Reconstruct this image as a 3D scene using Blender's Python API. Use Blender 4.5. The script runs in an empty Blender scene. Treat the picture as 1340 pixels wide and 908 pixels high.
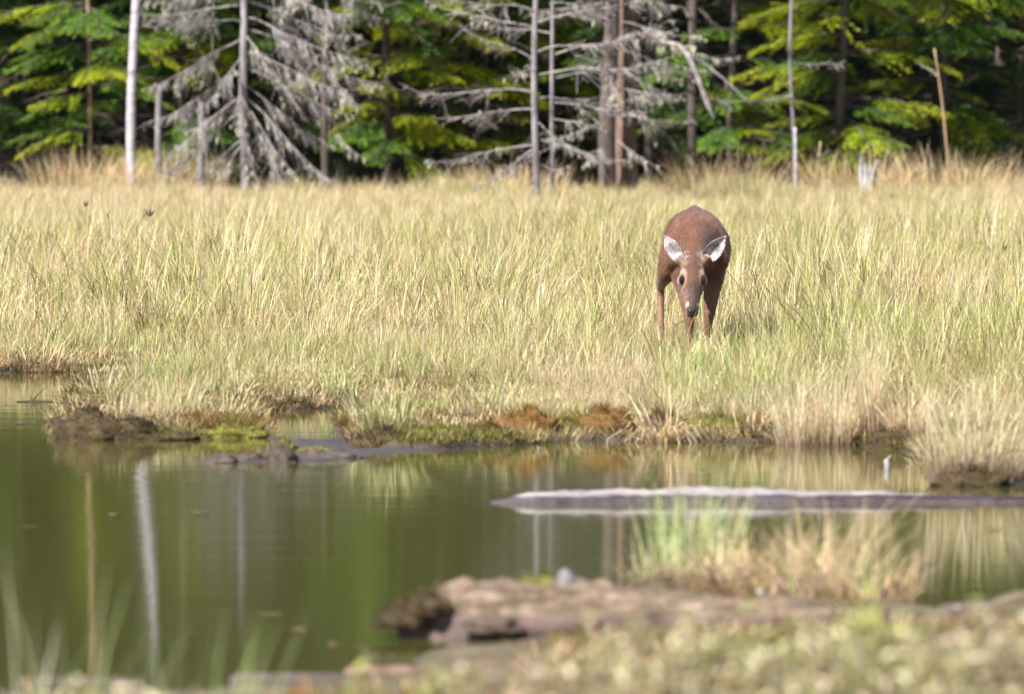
import bpy, bmesh, math, random
import numpy as np
from mathutils import Vector, Matrix, noise as mnoise
R = math.radians
scene = bpy.context.scene
COL = scene.collection
random.seed(7)
RNG = np.random.default_rng(11)

# ------------------------------------------------------------------ camera, sky, sun, exposure
F, H, YH = 1340 * 400 / 36.0, 2.25, -50.0       # photo pixels per unit slope, eye height over the water, horizon row


def G(x, y, z=0.0):
    """point at height z seen at photo pixel (x, y) of the 1340 x 908 photograph's ground plane"""
    d = F * (H - z) / (y - YH)
    return ((x - 670) / F * d, d, z)


def S(y):
    """photo pixels per metre for things standing at ground row y"""
    return (y - YH) / H


cam_d = bpy.data.cameras.new("camera")
cam = bpy.data.objects.new("camera", cam_d)
COL.objects.link(cam)
cam.location = (0, 0, H)
cam.rotation_euler = (R(90) - math.atan((454 - YH) / F), 0, 0)
cam_d.lens, cam_d.sensor_width = 400, 36
cam_d.clip_start, cam_d.clip_end = 1.0, 3000
cam_d.dof.use_dof = True
cam_d.dof.focus_distance = F * H / (466 - YH)
cam_d.dof.aperture_fstop = 5.6
cam_d.dof.aperture_blades = 9
scene.camera = cam

SUN_EL, SUN_AZ = R(50), R(222)                  # azimuth clockwise from +Y (away from the camera)
world = bpy.data.worlds.new("World")
scene.world = world
world.use_nodes = True
wn = world.node_tree
wn.nodes.clear()
sky = wn.nodes.new("ShaderNodeTexSky")
sky.sky_type = 'NISHITA'
sky.sun_disc = False
sky.sun_elevation, sky.sun_rotation = SUN_EL, SUN_AZ
bg = wn.nodes.new("ShaderNodeBackground")
bg.inputs[1].default_value = 0.062
wo = wn.nodes.new("ShaderNodeOutputWorld")
wn.links.new(sky.outputs[0], bg.inputs[0])
wn.links.new(bg.outputs[0], wo.inputs[0])
sun_d = bpy.data.lights.new("sun", 'SUN')
sun_d.energy, sun_d.angle, sun_d.color = 5.0, R(0.53), (1.0, 0.95, 0.89)
sun = bpy.data.objects.new("sun", sun_d)
COL.objects.link(sun)
sdir = Vector((math.sin(SUN_AZ) * math.cos(SUN_EL), math.cos(SUN_AZ) * math.cos(SUN_EL), math.sin(SUN_EL)))
sun.rotation_euler = sdir.to_track_quat('Z', 'Y').to_euler()
sun.location = (-30, 20, 60)
vs = scene.view_settings
vs.view_transform, vs.look = 'Standard', 'None'
vs.exposure, vs.gamma = 1.34, 1.0
scene.cycles.max_bounces = 8
scene.cycles.transparent_max_bounces = 8


# ------------------------------------------------------------------ materials
def nd(nt, t, **kw):
    n = nt.nodes.new(t)
    for k, v in kw.items():
        setattr(n, k, v)
    return n


def ramp(nt, stops, src=None, interp='LINEAR'):
    n = nd(nt, "ShaderNodeValToRGB")
    cr = n.color_ramp
    cr.interpolation = interp
    while len(cr.elements) < len(stops):
        cr.elements.new(0.5)
    for e, (p, c) in zip(cr.elements, stops):
        e.position = p
        e.color = (*c, 1)
    if src is not None:
        nt.links.new(src, n.inputs[0])
    return n.outputs[0]


def new_mat(name):
    m = bpy.data.materials.new(name)
    m.use_nodes = True
    nt = m.node_tree
    b = nt.nodes["Principled BSDF"]
    out = nt.nodes["Material Output"]
    return m, nt, b, out


def noise_tex(nt, scale, detail=5, rough=0.6, vec=None, obj=True):
    n = nd(nt, "ShaderNodeTexNoise")
    n.inputs["Scale"].default_value = scale
    n.inputs["Detail"].default_value = detail
    n.inputs["Roughness"].default_value = rough
    if vec is not None:
        nt.links.new(vec, n.inputs["Vector"])
    elif obj:
        tc = nd(nt, "ShaderNodeTexCoord")
        nt.links.new(tc.outputs["Object"], n.inputs["Vector"])
    return n.outputs["Fac"]


def stretch(nt, sc):
    tc = nd(nt, "ShaderNodeTexCoord")
    mp = nd(nt, "ShaderNodeMapping")
    mp.inputs["Scale"].default_value = sc
    nt.links.new(tc.outputs["Object"], mp.inputs[0])
    return mp.outputs[0]


def bump(nt, b, h, strength=0.5, dist=0.02):
    n = nd(nt, "ShaderNodeBump")
    n.inputs["Strength"].default_value = strength
    n.inputs["Distance"].default_value = dist
    nt.links.new(h, n.inputs["Height"])
    nt.links.new(n.outputs[0], b.inputs["Normal"])
    return n


def mixc(nt, fac, a, b_, mode='MIX'):
    n = nd(nt, "ShaderNodeMix", data_type='RGBA', blend_type=mode)
    for sock, v in ((n.inputs[0], fac), (n.inputs[6], a), (n.inputs[7], b_)):
        if hasattr(v, "node"):
            nt.links.new(v, sock)
        elif isinstance(v, tuple):
            sock.default_value = (*v, 1)
        else:
            sock.default_value = v
    return n.outputs[2]


def mth(nt, op, a, b_=None):
    n = nd(nt, "ShaderNodeMath", operation=op)
    for i, v in enumerate((a, b_)):
        if v is None:
            continue
        if hasattr(v, "node"):
            nt.links.new(v, n.inputs[i])
        else:
            n.inputs[i].default_value = v
    return n.outputs[0]


def attr(nt, name, inst=False):
    n = nd(nt, "ShaderNodeAttribute", attribute_name=name)
    n.attribute_type = 'INSTANCER' if inst else 'GEOMETRY'
    return n


def two_sided(nt, b, out, colour, trans=0.35):
    nt.links.new(colour, b.inputs["Base Color"])
    tr = nd(nt, "ShaderNodeBsdfTranslucent")
    nt.links.new(colour, tr.inputs[0])
    mx = nd(nt, "ShaderNodeMixShader")
    mx.inputs[0].default_value = trans
    nt.links.new(b.outputs[0], mx.inputs[1])
    nt.links.new(tr.outputs[0], mx.inputs[2])
    nt.links.new(mx.outputs[0], out.inputs[0])


STRAW = [(0.0, (0.26, 0.165, 0.09)), (0.22, (0.50, 0.38, 0.22)), (0.5, (0.66, 0.56, 0.35)), (0.78, (0.86, 0.77, 0.60)), (1.0, (0.56, 0.48, 0.26))]
GREEN = [(0.0, (0.17, 0.23, 0.05)), (0.3, (0.34, 0.38, 0.11)), (0.65, (0.48, 0.50, 0.19)), (1.0, (0.40, 0.47, 0.26))]


def grass_material(name, g=None, straw=STRAW, green=GREEN, base=(0.20, 0.12, 0.06)):
    """g None: share of green blades comes from each tuft's own attribute"""
    m, nt, b, out = new_mat(name)
    r = attr(nt, "rnd").outputs["Fac"]
    t = attr(nt, "along").outputs["Fac"]
    gv = attr(nt, "green", True).outputs["Fac"] if g is None else g
    isg = mth(nt, 'LESS_THAN', r, gv)
    r2 = mth(nt, 'FRACT', mth(nt, 'MULTIPLY', r, 17.31))
    c = mixc(nt, isg, ramp(nt, straw, r2), ramp(nt, green, r2))
    if g is None:
        tone = attr(nt, "tone", True).outputs["Fac"]
        c = mixc(nt, 1.0, c, ramp(nt, [(0, (0.70, 0.58, 0.49)), (0.4, (0.98, 0.92, 0.87)), (0.6, (1, 0.98, 0.95)), (1, (1.0, 1.0, 0.88))], tone), 'MULTIPLY')
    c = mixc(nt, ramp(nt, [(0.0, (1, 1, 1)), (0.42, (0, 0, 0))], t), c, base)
    b.inputs["Roughness"].default_value = 0.5
    b.inputs["Specular IOR Level"].default_value = 0.35
    two_sided(nt, b, out, c, 0.38)
    return m


M = {}
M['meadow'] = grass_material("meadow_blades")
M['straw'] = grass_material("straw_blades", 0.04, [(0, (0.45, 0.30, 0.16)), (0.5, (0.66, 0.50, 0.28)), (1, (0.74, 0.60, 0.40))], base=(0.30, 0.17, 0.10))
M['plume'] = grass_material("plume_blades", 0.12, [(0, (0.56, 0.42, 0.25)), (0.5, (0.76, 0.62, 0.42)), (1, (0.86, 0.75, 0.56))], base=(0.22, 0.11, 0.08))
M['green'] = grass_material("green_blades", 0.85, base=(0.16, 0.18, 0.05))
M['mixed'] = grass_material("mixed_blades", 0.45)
M['lush'] = grass_material("lush_blades", 0.9, green=[(0, (0.30, 0.42, 0.13)), (0.5, (0.45, 0.56, 0.22)), (1, (0.60, 0.62, 0.36))], base=(0.3, 0.34, 0.12))


def simple(name, stops, scale=6.0, rough=0.9, bstr=0.4, bdist=0.01, sc=None, spec=0.3):
    m, nt, b, out = new_mat(name)
    v = stretch(nt, sc) if sc else None
    f = noise_tex(nt, scale, 6, 0.65, v)
    nt.links.new(ramp(nt, stops, f), b.inputs["Base Color"])
    b.inputs["Roughness"].default_value = rough
    b.inputs["Specular IOR Level"].default_value = spec
    if bstr:
        bump(nt, b, noise_tex(nt, scale * 3, 4, 0.7, v), bstr, bdist)
    return m


M['bark_grey'] = simple("grey_bark", [(0.3, (0.09, 0.078, 0.082)), (0.5, (0.19, 0.17, 0.182)), (0.7, (0.33, 0.305, 0.32))], 9, sc=(1, 1, 0.35))
M['bark_dark'] = simple("dark_bark", [(0.3, (0.045, 0.034, 0.03)), (0.6, (0.10, 0.08, 0.072)), (0.8, (0.16, 0.135, 0.12))], 8, sc=(1, 1, 0.3))
M['bark_red'] = simple("reddish_bark", [(0.3, (0.07, 0.045, 0.036)), (0.5, (0.145, 0.088, 0.064)), (0.7, (0.24, 0.175, 0.145))], 9, sc=(1, 1, 0.3))
M['bark_tan'] = simple("tan_bark", [(0.3, (0.16, 0.11, 0.065)), (0.6, (0.34, 0.245, 0.15))], 8, sc=(1, 1, 0.3))
M['bark_white'] = simple("white_bark", [(0.34, (0.15, 0.13, 0.135)), (0.46, (0.36, 0.335, 0.36)), (0.7, (0.48, 0.455, 0.49))], 7, sc=(1, 1, 2.2), bstr=0.2)
M['dead_wood'] = simple("dead_wood", [(0.3, (0.13, 0.112, 0.11)), (0.5, (0.25, 0.225, 0.222)), (0.7, (0.42, 0.385, 0.38))], 12)
M['lichen'] = simple("lichen", [(0.3, (0.32, 0.31, 0.20)), (0.7, (0.50, 0.49, 0.35))], 20, bstr=0)
M['mud'] = simple("wet_mud", [(0.3, (0.03, 0.021, 0.018)), (0.6, (0.075, 0.055, 0.048)), (0.8, (0.13, 0.10, 0.09))], 14, rough=0.7, spec=0.3)
M['moss_rust'] = simple("rusty_moss", [(0.3, (0.04, 0.018, 0.009)), (0.5, (0.15, 0.07, 0.018)), (0.7, (0.13, 0.11, 0.03))], 16, bstr=0.9, bdist=0.02)
M['moss_green'] = simple("green_moss", [(0.3, (0.04, 0.035, 0.012)), (0.5, (0.12, 0.115, 0.02)), (0.72, (0.22, 0.21, 0.035))], 16, bstr=0.9, bdist=0.02)
M['moss_dark'] = simple("dark_moss", [(0.3, (0.02, 0.013, 0.008)), (0.5, (0.055, 0.037, 0.017)), (0.72, (0.11, 0.085, 0.03))], 18, bstr=0.9, bdist=0.02)
M['fuzz_rust'] = grass_material("rusty_fuzz", 0.3, [(0, (0.12, 0.05, 0.02)), (0.5, (0.28, 0.13, 0.03)), (1, (0.40, 0.26, 0.12))], [(0, (0.09, 0.085, 0.016)), (1, (0.22, 0.19, 0.04))], base=(0.12, 0.06, 0.02))
M['fuzz_green'] = grass_material("green_fuzz", 0.8, [(0, (0.16, 0.10, 0.04)), (1, (0.36, 0.27, 0.10))], [(0, (0.08, 0.09, 0.014)), (1, (0.27, 0.27, 0.045))], base=(0.10, 0.09, 0.02))
M['fuzz_dark'] = grass_material("dark_fuzz", 0.4, [(0, (0.06, 0.035, 0.02)), (0.8, (0.16, 0.10, 0.05)), (1, (0.36, 0.26, 0.15))], [(0, (0.05, 0.045, 0.014)), (1, (0.13, 0.115, 0.03))], base=(0.05, 0.035, 0.02))
M['pod'] = simple("dry_pod", [(0.3, (0.03, 0.02, 0.016)), (0.7, (0.09, 0.06, 0.045))], 40, bstr=0)
M['leaf_brown'] = simple("fallen_leaf", [(0.3, (0.14, 0.07, 0.045)), (0.7, (0.27, 0.16, 0.11))], 20, bstr=0, rough=0.6)
M['leaf_orange'] = simple("orange_leaf", [(0.3, (0.26, 0.11, 0.06)), (0.7, (0.40, 0.21, 0.12))], 20, bstr=0, rough=0.6)
M['pale_wood'] = simple("pale_wood", [(0.3, (0.20, 0.18, 0.175)), (0.7, (0.38, 0.355, 0.35))], 20, bstr=0.2)
M['stick_dark'] = simple("dark_stick", [(0.3, (0.05, 0.035, 0.025)), (0.7, (0.12, 0.09, 0.07))], 20, bstr=0.2)


def leaf_material(name, stops, trans=0.35):
    m, nt, b, out = new_mat(name)
    r = attr(nt, "rnd").outputs["Fac"]
    c = ramp(nt, stops, r)
    b.inputs["Roughness"].default_value = 0.5
    two_sided(nt, b, out, c, trans)
    return m


NEEDLE = [(0.0, (0.037, 0.088, 0.014)), (0.45, (0.083, 0.189, 0.021)), (0.8, (0.179, 0.312, 0.033)), (1.0, (0.358, 0.416, 0.047))]
M['needles'] = leaf_material("spruce_needles", NEEDLE, 0.3)
M['needles_lime'] = leaf_material("lime_needles", [(0.0, (0.085, 0.15, 0.011)), (0.5, (0.27, 0.36, 0.016)), (0.85, (0.52, 0.52, 0.022)), (1.0, (0.68, 0.60, 0.045))], 0.35)  # lit copy of the needles: sunlight on the boughs put into the colour
M['needles_dark'] = leaf_material("dark_needles", [(0.0, (0.014, 0.034, 0.010)), (0.5, (0.03, 0.075, 0.014)), (1.0, (0.07, 0.13, 0.025))], 0.25)
M['shrub_leaf'] = leaf_material("shrub_leaves", [(0.0, (0.16, 0.15, 0.05)), (0.35, (0.40, 0.38, 0.17)), (0.7, (0.68, 0.64, 0.42)), (1.0, (0.66, 0.50, 0.40))], 0.3)
M['shrub_leaf_green'] = leaf_material("green_shrub_leaves", [(0.0, (0.18, 0.20, 0.05)), (0.5, (0.40, 0.42, 0.13)), (1.0, (0.64, 0.62, 0.30))], 0.35)
M['shrub_leaf_dry'] = leaf_material("dry_shrub_leaves", [(0.0, (0.24, 0.15, 0.09)), (0.5, (0.46, 0.34, 0.22)), (1.0, (0.62, 0.52, 0.40))], 0.25)


# ------------------------------------------------------------------ mesh helpers
class MB:
    def __init__(s):
        s.v, s.f, s.rnd, s.al, s.mi = [], [], [], [], []
        s.n = 0

    def add(s, V, faces, rnd=None, al=None, mi=0):
        V = np.asarray(V, float).reshape(-1, 3)
        k = len(V)
        s.v.append(V)
        s.f += [tuple(int(i) + s.n for i in f) for f in faces]
        s.rnd.append(np.zeros(k) if rnd is None else np.broadcast_to(rnd, (k,)))
        s.al.append(np.ones(k) if al is None else np.broadcast_to(al, (k,)))
        s.mi += [mi] * len(faces)
        s.n += k

    def tube(s, pts, rad, sides=5, mi=0, cap=True, rnd=0.5):
        pts = [Vector(p) for p in pts]
        V, fs = [], []
        n = len(pts)
        for i, p in enumerate(pts):
            d = (pts[min(i + 1, n - 1)] - pts[max(i - 1, 0)])
            d = d.normalized() if d.length > 1e-9 else Vector((0, 0, 1))
            a = d.cross(Vector((0, 0, 1)) if abs(d.z) < 0.9 else Vector((1, 0, 0))).normalized()
            b = d.cross(a)
            r = rad[i] if hasattr(rad, '__len__') else rad
            for j in range(sides):
                q = 2 * math.pi * j / sides
                V.append(p + (a * math.cos(q) + b * math.sin(q)) * r)
        for i in range(n - 1):
            for j in range(sides):
                k = (j + 1) % sides
                fs.append((i * sides + j, i * sides + k, (i + 1) * sides + k, (i + 1) * sides + j))
        if cap:
            fs.append(tuple(range(sides - 1, -1, -1)))
            fs.append(tuple((n - 1) * sides + j for j in range(sides)))
        s.add(V, fs, rnd, None, mi)

    def mesh(s, name, mats, smooth=False):
        me = bpy.data.meshes.new(name)
        me.from_pydata(np.concatenate(s.v).tolist(), [], s.f)
        for nm, dat in (("rnd", s.rnd), ("along", s.al)):
            a = me.attributes.new(nm, 'FLOAT', 'POINT')
            a.data.foreach_set("value", np.concatenate(dat).astype(np.float32))
        for m in (mats if isinstance(mats, (list, tuple)) else [mats]):
            me.materials.append(m)
        me.polygons.foreach_set("material_index", s.mi)
        if smooth:
            me.polygons.foreach_set("use_smooth", [True] * len(me.polygons))
        me.update()
        return me

    def build(s, name, mats, parent=None, smooth=False, loc=(0, 0, 0)):
        return link(name, s.mesh(name, mats, smooth), parent, loc)


def link(name, data, parent=None, loc=(0, 0, 0), rot=None, scale=None):
    o = bpy.data.objects.new(name, data)
    COL.objects.link(o)
    if parent is not None:
        o.parent = parent
    o.location = loc
    if rot is not None:
        o.rotation_euler = rot
    if scale is not None:
        o.scale = scale
    return o


def tag(o, label=None, cat=None, group=None, kind=None):
    for k, v in (("label", label), ("category", cat), ("group", group), ("kind", kind)):
        if v:
            o[k] = v
    return o


def thing(name, loc, label, cat, group=None, rz=0):
    o = link(name, None, None, loc, (0, 0, rz))
    o.empty_display_size = 0.1
    return tag(o, label, cat, group)


def blades(mb, base, L, lean0, lean1, az, width, rng, seg=4, mi=0):
    """curved tapering grass blades; every argument an array over blades"""
    n = len(L)
    ts = np.linspace(0, 1, seg + 1)
    th = lean0[:, None] + (lean1 - lean0)[:, None] * (ts[None, :-1] + 0.5 / seg) ** 1.4
    step = (L / seg)[:, None]
    rr = np.concatenate([np.zeros((n, 1)), np.cumsum(np.sin(th) * step, 1)], 1)
    zz = np.concatenate([np.zeros((n, 1)), np.cumsum(np.cos(th) * step, 1)], 1)
    side = az + math.pi / 2 + rng.normal(0, 0.6, n)
    P = np.stack([base[:, 0, None] + rr * np.cos(az)[:, None], base[:, 1, None] + rr * np.sin(az)[:, None], base[:, 2, None] + zz], 2)
    Wd = np.stack([np.cos(side), np.sin(side), np.zeros(n)], 1)
    prof = np.array([0.75, 1.0, 0.85, 0.55, 0.0]) if seg == 4 else np.append(np.linspace(1, 0.5, seg), 0)
    rnd = rng.random(n)
    V, fs, rv, av = [], [], [], []
    k = 2 * seg + 1
    for i in range(seg):
        w = (width * prof[i] * 0.5)[:, None] * Wd
        V += [P[:, i] - w, P[:, i] + w]
    V.append(P[:, seg])
    V = np.stack(V, 1).reshape(-1, 3)
    al = np.append(np.repeat(ts[:-1], 2), 1.0)
    faces = []
    for b in range(n):
        o = b * k
        for i in range(seg - 1):
            faces.append((o + 2 * i, o + 2 * i + 1, o + 2 * i + 3, o + 2 * i + 2))
        faces.append((o + 2 * seg - 2, o + 2 * seg - 1, o + 2 * seg))
    mb.add(V, faces, np.repeat(rnd, k), np.tile(al, n), mi)


def tuft_mb(n, r, L, lean, curve, width, rng, az=None, seg=4, flat=0.0, dx=1.0):
    mb = MB()
    q = rng.random(n) * 2 * math.pi
    rad = r * np.sqrt(rng.random(n))
    base = np.stack([np.cos(q) * rad * dx, np.sin(q) * rad, np.full(n, -0.02)], 1)
    a = q + rng.normal(0, 0.7, n) if az is None else rng.normal(az[0], az[1], n)
    l0 = np.abs(rng.normal(lean * 0.5, lean * 0.4, n)) + flat
    l1 = l0 + np.abs(rng.normal(curve, curve * 0.6, n))
    LL = rng.uniform(L[0], L[1], n)
    w = rng.uniform(width[0], width[1], n)
    blades(mb, base, LL, l0, l1, a, w, rng, seg)
    return mb


# ------------------------------------------------------------------ geometry-node scatter for what nobody could count
def scatter(name, pts, rot, scl, idx, sources, kind="stuff", green=None, tone=None):
    me = bpy.data.meshes.new(name)
    n = len(pts)
    me.vertices.add(n)
    me.vertices.foreach_set("co", np.asarray(pts, np.float32).ravel())
    def fa(nm, dat, typ='FLOAT'):
        a = me.attributes.new(nm, typ, 'POINT')
        a.data.foreach_set("vector" if typ == 'FLOAT_VECTOR' else "value", np.asarray(dat, np.int32 if typ == 'INT' else np.float32).ravel())
    fa("irot", rot, 'FLOAT_VECTOR')
    fa("iscl", scl)
    fa("iidx", idx, 'INT')
    if green is not None:
        fa("green", green)
        fa("tone", tone)
    o = link(name, me)
    o["kind"] = kind
    col = bpy.data.collections.new(name + "_sources")
    for i, (sm) in enumerate(sources):
        so = bpy.data.objects.new("%s_source_%02d" % (name, i), sm)
        col.objects.link(so)
    ng = bpy.data.node_groups.new(name, 'GeometryNodeTree')
    ng.interface.new_socket("Geometry", in_out='INPUT', socket_type='NodeSocketGeometry')
    ng.interface.new_socket("Geometry", in_out='OUTPUT', socket_type='NodeSocketGeometry')
    N = ng.nodes
    gi, go = N.new("NodeGroupInput"), N.new("NodeGroupOutput")
    ip = N.new("GeometryNodeInstanceOnPoints")
    ci = N.new("GeometryNodeCollectionInfo")
    ci.inputs[0].default_value = col
    ci.inputs["Separate Children"].default_value = True
    ci.inputs["Reset Children"].default_value = True
    ip.inputs["Pick Instance"].default_value = True
    def na(nm, typ):
        a = N.new("GeometryNodeInputNamedAttribute")
        a.data_type = typ
        a.inputs[0].default_value = nm
        return a.outputs[0]
    L = ng.links.new
    e2r = N.new("FunctionNodeEulerToRotation")
    L(gi.outputs[0], ip.inputs["Points"])
    L(ci.outputs[0], ip.inputs["Instance"])
    L(na("iidx", 'INT'), ip.inputs["Instance Index"])
    L(na("irot", 'FLOAT_VECTOR'), e2r.inputs[0])
    L(e2r.outputs[0], ip.inputs["Rotation"])
    L(na("iscl", 'FLOAT'), ip.inputs["Scale"])
    L(ip.outputs[0], go.inputs[0])
    md = o.modifiers.new("scatter", 'NODES')
    md.node_group = ng
    return o


# ------------------------------------------------------------------ land, shore and water
FAR_SHORE = [(-2600, 486), (20, 488), (60, 488), (112, 487), (106, 510), (84, 540), (66, 566), (80, 571), (120, 573), (250, 573), (338, 572), (348, 565), (332, 553),
             (345, 540), (390, 536), (448, 533), (462, 546), (444, 560), (456, 575), (480, 586), (560, 588), (650, 584), (760, 577), (860, 576), (1000, 579),
             (1100, 582), (1180, 587), (1212, 600), (1222, 622), (1270, 636), (1340, 634), (1500, 640), (3900, 650), (3900, 215), (-2600, 215)]
NEAR_SHORE = [(-2600, 892), (60, 908), (270, 906), (300, 895), (540, 885), (560, 856), (640, 850), (826, 842), (815, 800), (825, 768), (860, 756), (1000, 752),
              (1120, 768), (1200, 802), (1262, 828), (1290, 792), (1400, 778), (3900, 775), (3900, 6000), (-2600, 6000)]
MUD = [(268, 602), (300, 594), (345, 596), (390, 592), (440, 588), (482, 586), (560, 588), (560, 592), (490, 597), (440, 605), (380, 606), (300, 608)]
MUD_SHELF = [(325, 567), (400, 574), (470, 572), (482, 590), (430, 589), (380, 586), (335, 577)]


def poly_world(poly):
    return np.array([G(x, y)[:2] for x, y in poly])


def sdf(P, poly):
    """signed distance, positive inside"""
    d2 = np.full(len(P), 1e18)
    inside = np.zeros(len(P), bool)
    n = len(poly)
    for i in range(n):
        a, b = poly[i], poly[(i + 1) % n]
        e = b - a
        w = P - a
        t = np.clip((w @ e) / (e @ e), 0, 1)
        q = w - t[:, None] * e
        d2 = np.minimum(d2, (q ** 2).sum(1))
        c = ((a[1] > P[:, 1]) != (b[1] > P[:, 1]))
        with np.errstate(divide='ignore', invalid='ignore'):
            xi = a[0] + (P[:, 1] - a[1]) * e[0] / e[1]
        inside ^= c & (P[:, 0] < xi)
    d = np.sqrt(d2)
    return np.where(inside, d, -d)


PF, PN, PM, PS = poly_world(FAR_SHORE), poly_world(NEAR_SHORE), poly_world(MUD), poly_world(MUD_SHELF)


def fnoise(P, scale, seed=0.0):
    return np.array([mnoise.noise((x * scale + seed, y * scale * 0.6 + seed * 1.7, seed)) for x, y in P])


def smooth(a, b, x):
    t = np.clip((x - a) / (b - a), 0, 1)
    return t * t * (3 - 2 * t)


def land_height(P, rough=True):
    f, n, m = sdf(P, PF), sdf(P, PN), np.maximum(sdf(P, PM), sdf(P, PS))
    jit = fnoise(P, 2.3, 3.1) * 0.10 if rough else 0
    f, n = f + jit, n + jit
    z = np.full(len(P), -0.3)
    z = np.maximum(z, -0.3 + 0.345 * smooth(-0.35, 0.10, f) + 0.04 * smooth(0.1, 1.5, f) + 0.03 * smooth(2, 10, f))
    rt = smooth(-0.5, 0.3, P[:, 0])                # the near bank rises only to the right
    z = np.maximum(z, -0.3 + (0.315 + 0.035 * rt) * smooth(-0.5, 0.12, n) + 0.05 * rt * smooth(0.1, 2.5, n))
    z = np.maximum(z, -0.3 + 0.306 * smooth(-0.4, 0.1, m))
    Y = P[:, 1]
    z += np.where(Y > 108, (Y - 108) * 0.11, 0)
    if rough:
        z += fnoise(P, 1.1, 9.0) * 0.03 * smooth(0.1, 1.0, np.maximum(f, n))
    return z


def ground_z(x, y):
    return float(land_height(np.array([[x, y]]))[0])


rows = [1e9, 3000, 2000, 1500, 1300, 1200, 1120] + list(range(1060, 700, -6)) + list(range(700, 460, -2)) + list(range(460, 250, -4)) + [244, 236, 228, 220, 210, 200, 185, 170, 150, 120, 80, 40, 20, 0, -10]
Yv = np.array([-40.0] + [F * H / (y - YH) for y in rows[1:]])
us = np.concatenate([[-60000, -20000, -8000, -4000, -2000], np.arange(-700, 2041, 9), [3300, 5300, 9300, 21000, 61000]])
gx = np.array([[(u - 670) / F * max(yv, 40) for u in us] for yv in Yv])
gy = np.repeat(Yv[:, None], len(us), 1)
GP = np.stack([gx.ravel(), gy.ravel()], 1)
gz = land_height(GP)
nr, nc = gx.shape
mb = MB()
fs = [(i * nc + j, i * nc + j + 1, (i + 1) * nc + j + 1, (i + 1) * nc + j) for i in range(nr - 1) for j in range(nc - 1)]
mb.add(np.column_stack([GP, gz]), fs)
m, nt, b, out = new_mat("peaty_ground")
geo = nd(nt, "ShaderNodeNewGeometry")
sep = nd(nt, "ShaderNodeSeparateXYZ")
nt.links.new(geo.outputs["Position"], sep.inputs[0])
n1 = noise_tex(nt, 3.0, 8, 0.7)
soil = ramp(nt, [(0.3, (0.06, 0.042, 0.032)), (0.5, (0.15, 0.11, 0.075)), (0.7, (0.28, 0.22, 0.12))], n1)
moss = ramp(nt, [(0.35, (0.05, 0.034, 0.022)), (0.5, (0.09, 0.07, 0.026)), (0.65, (0.15, 0.14, 0.03))], noise_tex(nt, 1.3, 6, 0.6))
mudc = ramp(nt, [(0.3, (0.028, 0.02, 0.017)), (0.7, (0.085, 0.066, 0.06))], noise_tex(nt, 9, 5, 0.6))
hz = ramp(nt, [(0.0, (0, 0, 0)), (1.0, (1, 1, 1))], mth(nt, 'MULTIPLY', mth(nt, 'SUBTRACT', sep.outputs[2], 0.006), 60.0))
hz2 = ramp(nt, [(0.0, (0, 0, 0)), (1.0, (1, 1, 1))], mth(nt, 'MULTIPLY', mth(nt, 'SUBTRACT', sep.outputs[2], 0.055), 30.0))
nearm = ramp(nt, [(0.0, (1, 1, 1)), (1.0, (0, 0, 0))], mth(nt, 'MULTIPLY', mth(nt, 'SUBTRACT', sep.outputs[1], 44.0), 0.25))
far = ramp(nt, [(0.0, (0, 0, 0)), (1.0, (1, 1, 1))], mth(nt, 'MULTIPLY', mth(nt, 'SUBTRACT', sep.outputs[1], 104.0), 0.25))
c = mixc(nt, hz, mudc, moss)
c = mixc(nt, hz2, c, soil)
c = mixc(nt, nearm, c, ramp(nt, [(0.3, (0.03, 0.02, 0.014)), (0.45, (0.07, 0.046, 0.033)), (0.55, (0.10, 0.085, 0.03)), (0.7, (0.20, 0.145, 0.11))], n1))
c = mixc(nt, far, c, (0.045, 0.032, 0.022))
nt.links.new(c, b.inputs["Base Color"])
nt.links.new(ramp(nt, [(0, (0.4, 0.4, 0.4)), (1, (0.95, 0.95, 0.95))], hz), b.inputs["Roughness"])
bump(nt, b, noise_tex(nt, 22, 6, 0.75), 0.8, 0.02)
tag(mb.build("ground", m, smooth=True), "peaty ground under the meadow and pond banks", None, None, "structure")

m, nt, b, out = new_mat("pond_water")
b.inputs["Base Color"].default_value = (0.060, 0.060, 0.015, 1)
b.inputs["Roughness"].default_value = 0.055
b.inputs["IOR"].default_value = 1.36
w1 = noise_tex(nt, 1.0, 3, 0.5, stretch(nt, (1.6, 3.0, 1)))
w2 = noise_tex(nt, 1.0, 2, 0.5, stretch(nt, (9, 14, 1)))
bump(nt, b, mth(nt, 'ADD', w1, mth(nt, 'MULTIPLY', w2, 0.10)), 0.07, 0.02)
mb = MB()
wx, wy0, wy1 = 16, 20, 74
mb.add([(-wx, wy0, 0), (wx, wy0, 0), (wx, wy1, 0), (-wx, wy1, 0)], [(0, 1, 2, 3)])
tag(mb.build("water", m), "still dark pond water reflecting the trees", None, None, "structure")

# ------------------------------------------------------------------ meadow grass
tr = np.random.default_rng(21)
T_SRC = []
for i in range(4):      # 0-3 loose straw and green tufts
    T_SRC.append(tuft_mb(30, 0.15, (0.14, 0.46), 0.6, 1.1, (0.004, 0.008), tr).mesh("tuft", M['meadow']))
for i in range(3):      # 4-6 upright
    T_SRC.append(tuft_mb(28, 0.12, (0.18, 0.50), 0.32, 0.6, (0.004, 0.008), tr).mesh("tuft", M['meadow']))
for i in range(3):      # 7-9 low thatch
    T_SRC.append(tuft_mb(30, 0.16, (0.10, 0.36), 0.9, 1.4, (0.004, 0.008), tr, flat=0.35).mesh("tuft", M['meadow']))
for i in range(2):      # 10-11 a few thin stalks standing above the rest
    T_SRC.append(tuft_mb(7, 0.12, (0.40, 0.66), 0.16, 0.5, (0.003, 0.005), tr).mesh("tuft", M['plume']))


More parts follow.
